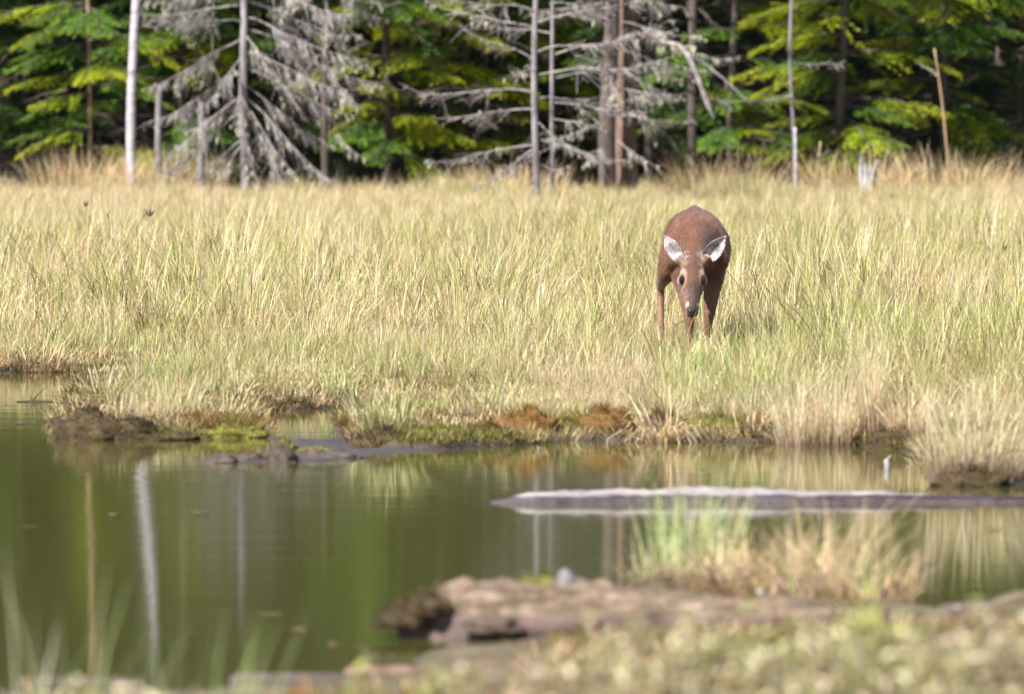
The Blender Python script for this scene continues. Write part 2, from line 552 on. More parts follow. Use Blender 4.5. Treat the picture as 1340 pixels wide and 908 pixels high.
def scatter_grass(name, P, density_keep, idxf, sclf, greenf, tonef, label):
    n = len(P)
    z = land_height(P)
    rot = np.stack([np.zeros(n), np.zeros(n), tr.random(n) * 6.283], 1)
    o = scatter(name, np.column_stack([P, z]), rot, sclf, idxf, T_SRC, green=greenf, tone=tonef)
    o["label"] = label
    return o


def rand_pts(n, y0, y1, margin):
    """uniform over the ground between distances y0 and y1 within the view's wedge plus a margin"""
    Y = tr.uniform(y0, y1, int(n * 1.8))
    hw = 0.0455 * Y + margin
    keep = tr.random(len(Y)) < hw / hw.max()
    Y, hw = Y[keep], hw[keep]
    return np.stack([tr.uniform(-hw, hw), Y], 1)


P = rand_pts(30000, 50.5, 104.5, 1.6)
f = sdf(P, PF)
onspit = (670 + P[:, 0] / P[:, 1] * F < 470) & (YH + F * H / P[:, 1] > 478)
f_keep = (tr.random(len(P)) < np.where(onspit, 0.55, 1.0)) & (f > np.where(onspit, 0.3, 0.75 + 0.5 * fnoise(P, 1.3, 14.0)))
P, f = P[f_keep], f[f_keep]
ypx = YH + F * H / P[:, 1]
xpx = 670 + P[:, 0] / P[:, 1] * F
n1, n2, n3 = fnoise(P, 0.8, 1.0), fnoise(P, 0.22, 5.0), fnoise(P, 1.6, 8.0)
# patches on the ground: greener sedge belts behind the deer and along the bank, straw at the far side
gr = 0.43 + 0.36 * n1 + 0.22 * n2 + 0.15 * n3
Yd = P[:, 1]
gr += 0.14 * np.exp(-((Yd - 76) / 5) ** 2) * (P[:, 0] > -1) + 0.20 * np.exp(-((Yd - 61) / 3.5) ** 2)
gr += 0.18 * smooth(0.6, 1.2, P[:, 0]) * smooth(67, 63, Yd)
gr -= 0.16 * smooth(84, 96, Yd)
gr = np.clip(gr + tr.normal(0, 0.15, len(P)), 0.03, 0.9)
idx = np.where(gr > 0.5, tr.integers(4, 7, len(P)), tr.integers(0, 4, len(P)))
low = (n3 > 0.28) | (tr.random(len(P)) < 0.28)
idx = np.where(low, tr.integers(7, 10, len(P)), idx)
idx = np.where(tr.random(len(P)) < 0.02, tr.integers(10, 12, len(P)), idx)
scl = tr.uniform(0.6, 1.15, len(P)) * (0.92 + 0.45 * n1) * (0.5 + 0.5 * smooth(0.6, 3.0, f)) * (1 - 0.42 * smooth(78, 92, P[:, 1]))
spit = (xpx < 470) & (ypx > 470)
scl = np.where(spit, tr.uniform(0.4, 0.72, len(P)), scl)
idx = np.where(spit & (tr.random(len(P)) < 0.7), tr.integers(0, 7, len(P)), idx)
gr = np.where(spit, np.clip(gr + 0.14, 0, 0.9), gr)
dlat = np.abs(P[:, 0] - G(908, 490)[0] - 0.0 * P[:, 1])
front = smooth(56.5, 58.0, P[:, 1]) * smooth(65.5, 63.5, P[:, 1])
scl = scl * (1 - 0.30 * front * smooth(0.75, 0.25, dlat))      # trampled, shorter growth where the deer walks
mat_ = fnoise(P, 0.9, 41.0)
idx = np.where(mat_ > 0.36, tr.integers(7, 10, len(P)), idx)
scl = np.where(mat_ > 0.36, scl * 0.75, scl)
scl = scl * (1 - 0.24 * smooth(69, 61, Yd) * (1 - smooth(0.8, 1.6, P[:, 0])))
gr = np.where(fnoise(P, 1.0, 63.0) > 0.30, gr * 0.35, gr)
tone = np.clip(0.52 + 0.55 * n3 + tr.normal(0, 0.25, len(P)), 0, 1)
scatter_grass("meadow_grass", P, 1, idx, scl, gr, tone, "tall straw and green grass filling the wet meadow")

# short moss stalks and dead bits along the waterline and over the low spit
P2 = rand_pts(60000, 51, 70, 1.4)
f2 = sdf(P2, PF)
x2 = 670 + P2[:, 0] / P2[:, 1] * F
y2 = YH + F * H / P2[:, 1]
k2 = ((f2 > 0.02) & (f2 < 1.1)) | ((f2 > 0.02) & (x2 < 480) & (y2 > 478))
k2 &= ~((x2 < 185) & (y2 > 556))
P2 = P2[k2]
n = len(P2)
C_SRC = [tuft_mb(26, 0.08, (0.02, 0.085), 0.8, 0.9, (0.003, 0.006), tr).mesh("moss_tuft", M[k]) for k in ('fuzz_dark', 'fuzz_green', 'fuzz_rust', 'fuzz_dark', 'straw')]
pn = fnoise(P2, 1.2, 22.0)
ci_ = np.where(pn > 0.22, 1, np.where(pn < -0.42, 2, np.where(tr.random(n) < 0.3, 4, 0)))
ci_ = np.where(tr.random(n) < 0.2, tr.integers(0, 5, n), ci_)
ci_ = np.where((sdf(P2, PF) > 0.7) & (tr.random(n) < 0.75), np.where(tr.random(n) < 0.6, 1, 4), ci_)
scatter("bank_moss", np.column_stack([P2, land_height(P2)]), np.stack([np.zeros(n), np.zeros(n), tr.random(n) * 6.28], 1), tr.uniform(0.5, 1.3, n), ci_, C_SRC)["label"] = "short moss and dead stalks along the far waterline and the spit"

# ------------------------------------------------------------------ individual tussocks
ts = np.random.default_rng(5)


def tussock(x, y, n, r, hpx, lean, curve, width, mat, label, name="grass_tussock", cat="grass tussock", group=None, az=None, parts=None, flat=0, dx=1.0, dz=0.0):
    gx_, gy_, _ = G(x, y)
    z = max(ground_z(gx_, gy_), -0.02) + dz
    L = hpx / S(y)
    t = thing(name, (gx_, gy_, z), label, cat, group)
    tag(tuft_mb(n, r, (L * 0.55, L * 1.12), lean, curve, width, ts, az, dx=dx, flat=flat).build("blades", M[mat], t), kind='stuff')
    if parts:
        n2_, h2, mat2 = parts
        L2 = h2 / S(y)
        tag(tuft_mb(n2_, r * 0.8, (L2 * 0.5, L2 * 1.1), lean, curve, width, ts, dx=dx).build("young_shoots", M[mat2], t), kind='stuff')
    return t


GB = "tussocks along the far bank"
tussock(868, 579, 110, 0.075, 104, 0.45, 2.1, (0.005, 0.009), 'straw', "straw coloured tussock with drooping blades arching down to the water beside the rusty moss", group=GB)
tussock(1272, 634, 420, 0.17, 138, 0.35, 0.5, (0.002, 0.0045), 'plume', "large pale feathery tussock standing at the water's edge on the far right", group=GB, parts=(40, 110, 'green'), dx=1.2)
tussock(1143, 583, 190, 0.06, 150, 0.14, 0.22, (0.002, 0.004), 'plume', "tall narrow plume of pale grass right of the other two pale plumes", group=GB)
tussock(1092, 583, 240, 0.10, 125, 0.25, 0.35, (0.002, 0.004), 'plume', "middle one of three pale grass plumes on the bank right of the deer", group=GB)
tussock(1046, 583, 220, 0.10, 118, 0.25, 0.4, (0.002, 0.004), 'plume', "left one of three pale grass plumes on the bank right of the deer", group=GB)
tussock(1190, 586, 120, 0.10, 96, 0.4, 0.7, (0.002, 0.0045), 'straw', "thin brownish tussock between the narrow plume and the large feathery tussock", group=GB)
tussock(512, 578, 90, 0.13, 92, 0.3, 0.9, (0.004, 0.008), 'mixed', "clump of pale bent sedge with green shoots at the muddy point of the bank", group=GB, parts=(26, 84, 'green'))
tussock(478, 574, 50, 0.07, 88, 0.25, 0.6, (0.004, 0.008), 'mixed', "smaller sedge clump at the left tip of the bank behind the mud", group=GB, parts=(14, 90, 'green'))
tussock(640, 560, 70, 0.12, 70, 0.4, 0.7, (0.003, 0.006), 'mixed', "short mixed sedge clump left of the rusty moss mounds", group=GB, parts=(16, 70, 'green'))
tussock(895, 540, 70, 0.10, 86, 0.15, 0.4, (0.004, 0.008), 'green', "fresh green sedge clump behind the drooping straw tussock", group=GB)
tussock(960, 548, 80, 0.14, 92, 0.2, 0.4, (0.004, 0.008), 'green', "fresh green sedge clump on the bank below and right of the deer", group=GB)
tussock(990, 576, 60, 0.10, 60, 0.4, 0.9, (0.003, 0.006), 'straw', "short straw tussock left of the pale plumes", group=GB)
tussock(140, 545, 60, 0.11, 66, 0.45, 0.9, (0.003, 0.006), 'mixed', "grass tuft growing from the dark mossy mound on the spit", group=GB, parts=(22, 64, 'green'), dz=0.05)
tussock(228, 556, 60, 0.13, 62, 0.4, 0.8, (0.003, 0.006), 'mixed', "grass tuft in the middle of the spit right of the dark mound", group=GB, parts=(22, 62, 'green'))
tussock(300, 556, 46, 0.12, 52, 0.4, 0.8, (0.003, 0.006), 'mixed', "grass tuft behind the bright green moss on the spit", group=GB, parts=(14, 56, 'green'))
tussock(40, 487, 160, 0.30, 62, 0.7, 1.1, (0.003, 0.006), 'straw', "brown fringe of bent grass at the edge of the inlet on the far left", group=GB, dx=1.5)
tussock(445, 530, 40, 0.10, 60, 0.3, 0.5, (0.003, 0.006), 'green', "small green tuft beside the little pool behind the spit", group=GB)
GDR = "tufts in front of the deer"
tussock(898, 508, 34, 0.07, 84, 0.35, 0.7, (0.004, 0.008), 'mixed', "grass tuft right under the deer's muzzle with blades crossing its chin", group=GDR)
tussock(930, 512, 40, 0.09, 82, 0.4, 0.8, (0.004, 0.008), 'mixed', "grass tuft hiding the deer's front leg on the right", group=GDR, parts=(10, 76, 'green'))
tussock(868, 510, 40, 0.09, 88, 0.35, 0.7, (0.004, 0.008), 'mixed', "grass tuft hiding the foot of the deer's hind leg", group=GDR, parts=(12, 84, 'green'))
tussock(912, 500, 30, 0.08, 64, 0.5, 0.9, (0.004, 0.008), 'straw', "short straw tuft between the deer's front legs", group=GDR)
tussock(955, 506, 36, 0.10, 74, 0.4, 0.8, (0.004, 0.008), 'mixed', "grass tuft just right of the deer's legs", group=GDR)
# dry grass heap at the forest foot, left
for x, y, hh, lab in ((168, 268, 62, "wide tan heap of dry grass under the white trunk"), (215, 270, 54, "wind-bent dry grass heap between the white trunk and the dead spruce"),
                      (118, 272, 56, "tan dry grass heap left of the white trunk"), (660, 278, 44, "dry tan grass clump left of the twin grey trunks"),
                      (945, 275, 60, "tan dry grass clump right of the slender brown trunk"), (1120, 276, 60, "tan dry grass around the jagged pale stump"), (1252, 274, 62, "dry grass clump at the foot of the leaning tan stem")):
    tussock(x, y, 480, 0.34, hh + 18, 0.6, 0.8, (0.004, 0.007), 'straw', lab, group="dry grass clumps along the forest edge", dx=1.6)
# near bank
GF = "grass clumps on the near bank"
tussock(903, 772, 150, 0.17, 136, 0.22, 0.4, (0.004, 0.008), 'lush', "bright green out-of-focus grass clump in front of the mid-pond log", group=GF)
tussock(990, 790, 120, 0.18, 125, 0.6, 0.9, (0.003, 0.006), 'straw', "tangled dry grass right of the bright green clump", group=GF)
tussock(1085, 800, 130, 0.17, 150, 0.45, 0.8, (0.003, 0.006), 'straw', "taller dry grass clump in front of the mid-pond log", group=GF, parts=(18, 90, 'lush'))
tussock(1085, 790, 12, 0.07, 285, 0.9, 0.3, (0.004, 0.006), 'straw', "long fallen straw stalks leaning right over the water", group=GF, az=(0.0, 0.35), flat=0.5)
tussock(250, 1160, 34, 0.16, 385, 0.12, 0.3, (0.004, 0.007), 'lush', "thin green grass at bottom edge right of the white trunk's reflection", group=GF)
tussock(95, 1160, 30, 0.14, 420, 0.18, 0.3, (0.004, 0.007), 'lush', "thin green grass rising in the lower left corner", group=GF)
tussock(20, 1160, 26, 0.12, 350, 0.2, 0.4, (0.004, 0.007), 'lush', "short green grass at the lower left edge", group=GF)
tussock(1040, 790, 110, 0.16, 120, 0.6, 1.0, (0.003, 0.006), 'straw', "dry tangle between the two other dry clumps on the near bank", group=GF)
tussock(1150, 806, 90, 0.15, 105, 0.7, 0.9, (0.003, 0.006), 'straw', "rightmost dry tangle on the near bank beside the dark water gap", group=GF)
tussock(935, 785, 120, 0.12, 85, 0.6, 0.9, (0.003, 0.006), 'straw', "low dry tangle at the right foot of the bright green clump", group=GF)
tussock(860, 778, 90, 0.10, 70, 0.6, 0.9, (0.003, 0.006), 'mixed', "low mixed tuft at the left foot of the bright green clump", group=GF)
tussock(1140, 800, 40, 0.08, 80, 0.25, 0.5, (0.004, 0.008), 'lush', "small green shoots right of the dry grass on the near bank", group=GF)

# ------------------------------------------------------------------ moss mounds and mud lumps
def dome_mb(w, d, h, seed, nr_=20, ns=34, rough=0.28):
    mb = MB()
    V, fs = [], []
    for i in range(nr_ + 1):
        th = math.pi * 0.56 * i / nr_
        for j in range(ns):
            q = 2 * math.pi * j / ns
            p = Vector((math.sin(th) * math.cos(q), math.sin(th) * math.sin(q), math.cos(th)))
            k = 1 + rough * mnoise.noise(p * 2.1 + Vector((seed, 0, 0))) + rough * 0.6 * mnoise.noise(p * 5.0 + Vector((0, seed, 0))) + rough * 0.45 * mnoise.noise(p * 11.0 + Vector((seed, seed, 0)))
            V.append((p.x * w * k, p.y * d * k, p.z * h * k))
    for i in range(nr_):
        for j in range(ns):
            k = (j + 1) % ns
            fs.append((i * ns + j, (i + 1) * ns + j, (i + 1) * ns + k, i * ns + k))
    fs.append(tuple(range(ns)))
    mb.add(V, fs)
    return mb, np.array(V)


def fuzz_mb(V, n, L, rng, width=(0.002, 0.004), zmin=0.0, spread=0.5):
    mb = MB()
    C = V[V[:, 2] > zmin]
    b = C[rng.integers(0, len(C), n)] + rng.normal(0, 0.008, (n, 3))
    az = np.arctan2(b[:, 1], b[:, 0]) + rng.normal(0, 0.6, n)
    l0 = np.abs(rng.normal(spread, 0.3, n))
    blades(mb, b, rng.uniform(L * 0.4, L, n), l0, l0 + rng.uniform(0.1, 0.9, n), az, rng.uniform(*width, n), rng, 4)
    return mb


def mound(x, y, wpx, hpx, mat, fz, label, group="moss mounds along the far bank", name="moss_mound", dpx=0.35, n=420, rough=0.28, L=0.05):
    s = S(y)
    w, h = wpx / s, hpx / s
    px, py, _ = G(x, y + (5 if group.startswith('moss') and y > 560 else 0))
    t = thing(name, (px, py + w * dpx * 1.2, -0.015), label, "moss" if "moss" in name else "mud", group)
    mb, V = dome_mb(w, max(w * dpx * 2, 0.06), h + 0.015, x * 0.37, rough=rough)
    mb.build("cushion" if "moss" in name else "lump", M[mat], t, smooth=True)
    if fz:
        fuzz_mb(V, n, L, ts, zmin=h * 0.12).build("fuzz", M[fz], t)["kind"] = 'stuff'
    return t


mound(118, 571, 56, 36, 'moss_dark', 'fuzz_dark', "large dark brown mossy mound at the left tip of the spit", n=420, L=0.05)
mound(170, 571, 40, 26, 'moss_dark', 'fuzz_dark', "lower dark mossy hump joined to the right of the large mound", n=420)
mound(215, 571, 55, 11, 'moss_dark', 'fuzz_green', "long low brown mossy edge along the middle of the spit")
mound(302, 568, 46, 16, 'moss_green', 'fuzz_green', "bright green moss cushion at the right end of the spit")
mound(430, 528, 36, 11, 'moss_green', 'fuzz_green', "yellow green moss strip behind the little pool")
mound(345, 532, 44, 9, 'moss_green', 'fuzz_green', "flat yellowish moss patch among the grass left of the little pool")
mound(505, 580, 40, 22, 'moss_dark', 'fuzz_dark', "dark mossy lump under the bent sedge at the muddy point")
mound(580, 578, 62, 19, 'moss_green', 'fuzz_green', "olive moss cushion right of the bent sedge", rough=0.35)
mound(640, 575, 36, 24, 'moss_dark', 'fuzz_rust', "brownish moss lump between the olive and the first rusty cushion")
mound(690, 572, 46, 38, 'moss_rust', 'fuzz_rust', "first rusty orange moss cushion from the left", n=560)
mound(742, 571, 36, 24, 'moss_green', 'fuzz_green', "small olive moss saddle between the two rusty cushions")
mound(790, 570, 54, 38, 'moss_rust', 'fuzz_rust', "widest rusty orange moss cushion left of the drooping straw tussock", n=640)
mound(868, 568, 40, 30, 'moss_dark', 'fuzz_dark', "dark moss lump under the drooping straw tussock")
mound(938, 570, 48, 28, 'moss_green', 'fuzz_green', "olive green moss cushion right of the drooping straw tussock")
mound(1035, 574, 46, 24, 'moss_dark', 'fuzz_dark', "dark moss edge under the left pale plume")
mound(1100, 576, 44, 24, 'moss_green', 'fuzz_rust', "olive brown moss edge under the middle pale plume")
mound(1180, 582, 50, 22, 'moss_dark', 'fuzz_dark', "dark brown bank edge right of the narrow plume")
mound(1275, 632, 50, 20, 'moss_dark', 'fuzz_dark', "dark mossy root of the large feathery tussock")
# low islet
GI = "lumps of the muddy islet"
mound(288, 606, 28, 9, 'mud', None, "rounded dark mud lump at the left end of the islet", GI, "mud_lump", rough=0.3)
mound(328, 604, 30, 10, 'mud', 'fuzz_rust', "low mud lump with brown tufts left of the green capped one", GI, "mud_lump", n=120, rough=0.3)
mound(369, 605, 20, 21, 'mud', 'fuzz_dark', "tallest mud lump of the islet, below the green moss cap", GI, "mud_lump", n=60, rough=0.16)
mound(422, 600, 52, 10, 'mud', None, "broad smooth mud back right of the green capped lump", GI, "mud_lump", rough=0.25)
mound(373, 588, 14, 13, 'moss_green', 'fuzz_green', "small bright green moss cap on the tallest mud lump", GI, n=150, L=0.025)
mound(412, 592, 26, 7, 'moss_green', 'fuzz_green', "yellow green moss rim on the broad mud back", GI, n=150, L=0.02)

# ------------------------------------------------------------------ logs
def loft_log(xs, cy, cz, ry, rz, seed, ns=18, rough=0.10):
    mb = MB()
    V, fs = [], []
    n = len(xs)
    for i in range(n):
        for j in range(ns):
            q = 2 * math.pi * j / ns
            k = 1 + rough * mnoise.noise((xs[i] * 2.2 + seed, math.cos(q) * 1.6, math.sin(q) * 1.6)) + rough * 0.6 * mnoise.noise((xs[i] * 9 + seed, math.cos(q) * 4, math.sin(q) * 4)) + rough * 0.4 * mnoise.noise((xs[i] * 24 + seed, math.cos(q) * 7, math.sin(q) * 7))
            V.append((xs[i], cy[i] + math.cos(q) * ry[i] * k, cz[i] + math.sin(q) * rz[i] * k))
    for i in range(n - 1):
        for j in range(ns):
            k = (j + 1) % ns
            fs.append((i * ns + j, (i + 1) * ns + j, (i + 1) * ns + k, i * ns + k))
    fs += [tuple(range(ns)), tuple((n - 1) * ns + j for j in range(ns - 1, -1, -1))]
    mb.add(V, fs)
    return mb, np.array(V)


def log_material(name, dry, wet, shade_z, soft, nscale=(1.5, 6, 6)):
    m, nt, b, out = new_mat(name)
    tc = nd(nt, "ShaderNodeTexCoord")
    sp = nd(nt, "ShaderNodeSeparateXYZ")
    nt.links.new(tc.outputs["Object"], sp.inputs[0])
    v = stretch(nt, nscale)
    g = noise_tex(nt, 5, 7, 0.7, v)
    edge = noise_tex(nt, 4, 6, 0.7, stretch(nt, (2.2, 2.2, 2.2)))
    h = mth(nt, 'ADD', mth(nt, 'SUBTRACT', sp.outputs[2], shade_z), mth(nt, 'MULTIPLY', mth(nt, 'SUBTRACT', edge, 0.5), soft))
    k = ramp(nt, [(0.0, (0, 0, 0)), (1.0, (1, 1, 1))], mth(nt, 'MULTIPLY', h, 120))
    c = mixc(nt, k, ramp(nt, wet, g), ramp(nt, dry, g))  # lower band: wet wood with the log's front shade painted into it
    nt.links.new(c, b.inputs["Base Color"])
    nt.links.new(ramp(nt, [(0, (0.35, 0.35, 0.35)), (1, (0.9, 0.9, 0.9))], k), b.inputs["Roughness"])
    bump(nt, b, noise_tex(nt, 9, 6, 0.7, v), 0.8, 0.012)
    return m


px, py, _ = G(640, 659)
s = S(659)
L = 820 / s
xs = np.linspace(0, L, 150)
u = xs / L
topz = np.interp(u, [0, 0.012, 0.06, 0.12, 0.45, 0.62, 0.85, 1.0], [0.008, 0.018, 0.043, 0.050, 0.052, 0.038, 0.022, 0.008])
rz = (topz + 0.09) / 2
cz = topz - rz
ry = np.interp(u, [0, 0.02, 0.08, 0.6, 1], [0.02, 0.05, 0.115, 0.11, 0.06])
cy = 0.04 * np.sin(u * 5) + u * 0.12
mb, V = loft_log(xs, cy, cz, ry, rz, 2.0, rough=0.20)
t = thing("floating_log", (px, py + 0.08, 0), "long pale weathered log lying in the middle of the pond", "log")
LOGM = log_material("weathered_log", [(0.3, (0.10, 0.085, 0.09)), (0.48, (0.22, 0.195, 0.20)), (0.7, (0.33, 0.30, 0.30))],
                    [(0.3, (0.018, 0.009, 0.011)), (0.6, (0.040, 0.022, 0.027)), (0.8, (0.07, 0.04, 0.045))], 0.027, 0.034)  # dark purple lower band: front shade put into the colour, plus wet wood
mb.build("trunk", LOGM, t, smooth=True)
dm, DV = dome_mb(0.035, 0.03, 0.028, 4.4)
mo = dm.build("moss_patch", M['moss_dark'], t, smooth=True, loc=((857 - 640) / s, float(np.interp((857 - 640) / s, xs, cy)), 0.048))
fuzz_mb(DV, 60, 0.04, ts, zmin=0).build("fuzz", M['fuzz_dark'], mo)['kind'] = 'stuff'

px, py, _ = G(520, 836)
s = S(836)
L = 640 / s
xs = np.linspace(0, L, 80)
u = xs / L
topz = np.interp(u, [0, 0.03, 0.08, 0.14, 0.35, 0.5, 0.7, 1.0], [0.05, 0.09, 0.14, 0.18, 0.175, 0.16, 0.15, 0.10])
rz = (topz + 0.08) / 2
cz = topz - rz
ry = np.interp(u, [0, 0.05, 0.15, 1], [0.05, 0.09, 0.13, 0.12])
cy = 0.05 * np.sin(u * 4 + 1) - 0.04
mb, V = loft_log(xs, cy, cz, ry, rz, 7.0, rough=0.34)
t = thing("fallen_log", (px, py + 0.1, 0), "thick rotting brown log on the near bank, blurred in the foreground", "log")
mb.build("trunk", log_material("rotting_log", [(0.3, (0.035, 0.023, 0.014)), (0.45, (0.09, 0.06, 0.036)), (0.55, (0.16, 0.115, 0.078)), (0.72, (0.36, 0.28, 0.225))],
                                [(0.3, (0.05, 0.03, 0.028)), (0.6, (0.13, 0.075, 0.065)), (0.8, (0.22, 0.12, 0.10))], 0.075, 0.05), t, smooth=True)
for lx, lz, w, h in ((0.02, 0.045, 0.09, 0.06), (0.10, 0.09, 0.09, 0.05)):
    dm, DV = dome_mb(w, 0.08, h, lx * 9)
    mo = dm.build("moss_patch", M['moss_dark'], t, smooth=True, loc=(lx, -0.05, lz))
    fuzz_mb(DV, 200, 0.05, ts).build("fuzz", M['fuzz_dark'], mo)['kind'] = 'stuff'
dm, DV = dome_mb(0.14, 0.06, 0.03, 3.3)
mo = dm.build("moss_patch", M['moss_green'], t, smooth=True, loc=(0.48, 0.06, 0.165))
fuzz_mb(DV, 120, 0.04, ts).build("fuzz", M['fuzz_green'], mo)['kind'] = 'stuff'
for lx, w, h in ((0.31, 0.095, 0.048), (0.62, 0.06, 0.035), (1.05, 0.08, 0.04)):      # hollows under the log: dark lumps standing proud, coloured as the hollows' shade
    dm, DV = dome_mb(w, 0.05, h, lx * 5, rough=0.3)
    dm.build("hollow_shade", M['stick_dark'], t, smooth=True, loc=(lx, -0.145, 0.035))
mb2 = MB()
mb2.tube([(0.57, 0, 0.12), (0.565, -0.01, 0.19), (0.55, -0.01, 0.225)], [0.045, 0.035, 0.012], 8)
mb2.build("branch_stub", M['bark_grey'], t, smooth=True)

# brown half-sunk log bits and driftwood along the bottom edge
GD = "driftwood along the near water's edge"
for x0, x1, y, hpx, mat, lab in ((300, 470, 896, 22, 'bark_dark', "dark brown log end at the bottom edge left of centre"), (450, 590, 884, 18, 'bark_red', "reddish brown stick lying at the bottom edge below the rotting log"),
                                 (22, 190, 893, 8, 'bark_dark', "thin dark driftwood stick lying at the lower left corner"), (590, 900, 862, 15, 'bark_red', "pinkish brown half-sunk stick just below the rotting log"),
                                 (1225, 1380, 806, 24, 'bark_dark', "dark broken log end at the right edge of the near bank")):
    s = S(y)
    px, py, _ = G(x0, y)
    L = (x1 - x0) / s
    xs = np.linspace(0, L, 24)
    u = xs / L
    r = hpx / s * 0.62 * np.interp(u, [0, 0.06, 0.8, 1], [0.5, 1, 0.85, 0.4])
    mb, V = loft_log(xs, 0.06 * u, np.full(24, hpx / s * 0.08), r, r, x0 * 0.1, 12, 0.3)
    t = tag(mb.build("driftwood", M[mat], None, smooth=True, loc=(px, py, 0.0)), lab, "driftwood", GD)

# small sticks in the water
mb = MB()
mb.tube([(0, 0, -0.05), (0.002, 0, 0.02), (-0.004, 0, 0.045)], [0.012, 0.014, 0.010], 7)
mb.tube([(-0.002, 0, 0.035), (0.018, 0, 0.062)], [0.010, 0.002], 6)
tag(mb.build("broken_stick", M['pale_wood'], loc=G(1161, 614), smooth=True), "small white broken stick poking out of the water left of the feathery tussock", "stick")
mb = MB()
mb.tube([(-0.09, 0, 0.003), (0.0, 0, 0.006), (0.10, 0.02, 0.004)], [0.003, 0.005, 0.003], 5)
mb.tube([(-0.01, 0, 0.0), (0.01, 0, 0.03), (0.06, 0, 0.075)], [0.006, 0.004, 0.002], 5)
mb.tube([(0.0, 0, 0.0), (-0.02, 0, 0.03)], [0.005, 0.002], 5)
tag(mb.build("twig", M['stick_dark'], loc=G(44, 526)), "dark forked twig lying in the inlet on the far left", "twig")
mb = MB()
mb.tube([(-0.05, 0, 0.003), (0.06, 0.03, 0.005)], [0.004, 0.003], 5)
tag(mb.build("twig", M['stick_dark'], loc=G(30, 556)), "short dark twig floating in the inlet below the forked twig", "twig")


def leaf_mesh(L, W, curl, seed):
    mb = MB()
    rg = np.random.default_rng(seed)
    V = []
    n = 7
    for i in range(n):
        q = i / (n - 1)
        w = W * math.sin(math.pi * min(max(q, 0.04), 0.96)) ** 0.8 * 0.5
        z = curl * (q - 0.5) ** 2 * 4
        V += [(L * (q - 0.5), -w, z + curl * 0.6), (L * (q - 0.5), 0, z), (L * (q - 0.5), w, z + curl * 0.7)]
    fs = []
    for i in range(n - 1):
        for j in range(2):
            fs.append((3 * i + j, 3 * i + j + 1, 3 * i + j + 4, 3 * i + j + 3))
    mb.add(V, fs)
    return mb


for i, (x, y, Lf, mat, lab) in enumerate(((151, 674, 0.075, 'leaf_brown', "brown leaf floating left of the white trunk's reflection"), (263, 671, 0.085, 'leaf_brown', "tan leaf floating right of the white trunk's reflection"),
                                          (38, 690, 0.06, 'leaf_brown', "small pale leaf floating near the left edge"), 
                                          (350, 805, 0.10, 'leaf_brown', "dull leaf floating in open water left of the rotting log"), (385, 825, 0.09, 'leaf_brown', "dull leaf floating nearer than its neighbour left of the rotting log"),
                                          (440, 845, 0.07, 'leaf_brown', "curled brown leaf floating near the left end of the rotting log"), (917, 612, 0.045, 'leaf_brown', "dark red leaf floating below the drooping straw tussock"),
                                          (1023, 613, 0.03, 'leaf_brown', "tiny dark leaf floating below the left pale plume"), (1305, 692, 0.10, 'stick_dark', "dark scrap floating near the right edge behind the stalks"),
                                          (470, 850, 0.06, 'leaf_brown', "reddish leaf floating just left of the rotting log's shadow"))):
    curl = 0.004 if mat != 'leaf_orange' else 0.02
    mb = leaf_mesh(Lf, Lf * 0.5, curl, i)
    o = mb.build("fallen_leaf", M[mat], loc=G(x, y, 0.004 if mat != 'leaf_orange' else 0.012))
    o.rotation_euler = (0.0 if mat != 'leaf_orange' else 0.9, 0, 0.3 * (i % 5 - 2))
    tag(o, lab, "leaf", "leaves floating on the pond")

# ------------------------------------------------------------------ iris pods in the meadow
for x, ytop, yg, npod, lab in ((112, 287, 345, 2, "leftmost dark dried seed pod on its thin stem in the meadow"), (142, 298, 360, 1, "narrow dark seed pod between the two wider pods at left"),
                               (195, 299, 372, 3, "dark three-pronged seed pod rightmost of the left trio"), (991, 377, 430, 2, "dark twin seed pods right of the deer"),
                               (1315, 342, 395, 2, "dark seed pod at the right edge of the meadow")):
    s = S(yg)
    px, py, _ = G(x, yg)
    h = (yg - ytop) / s
    t = thing("seed_pod", (px, py, ground_z(px, py) - 0.02), lab, "seed pod", "dried iris pods standing in the meadow")
    mb = MB()
    bend = 0.05 if x < 150 else 0.09
    mb.tube([(bend, 0, 0), (bend * 0.45, 0, h * 0.5), (0, 0, h)], [0.004, 0.0035, 0.003], 5)
    mb.build("stem", M['bark_tan'] if x != 142 else M['stick_dark'], t)
    for k in range(npod):
        a = (k - (npod - 1) / 2) * 0.45 + 0.1
        mb = MB()
        d = Vector((math.sin(a), 0.1 * k, math.cos(a)))
        p0 = Vector((0, 0, h - 0.012)) + Vector((0.006 * (k - 0.5), 0, 0))
        mb.tube([p0, p0 + d * 0.014, p0 + d * 0.034, p0 + d * 0.052], [0.003, 0.008, 0.007, 0.002], 7)
        mb.build("pod", M['pod'], t, smooth=True)

# ------------------------------------------------------------------ forest
FY = 276


def trunk_mb(h, r0, r1, seed, lean=(0, 0), sides=10, wob=0.06, n=26, z0=-0.15, bend=0.0):
    mb = MB()
    pts, rad = [], []
    for i in range(n):
        q = (i / (n - 1)) ** 1.5
        z = z0 + (h - z0) * q
        pts.append((lean[0] * z + bend * z * z + wob * mnoise.noise((seed, z * 0.7, 0)), lean[1] * z + wob * mnoise.noise((0, z * 0.7, seed)), z))
        flare = 1 + 0.35 * math.exp(-(z - z0) / 0.18)
        rad.append((r0 + (r1 - r0) * q) * flare * (1 + 0.06 * mnoise.noise((seed, seed, z * 5))))
    mb.tube(pts, rad, sides)
    return mb


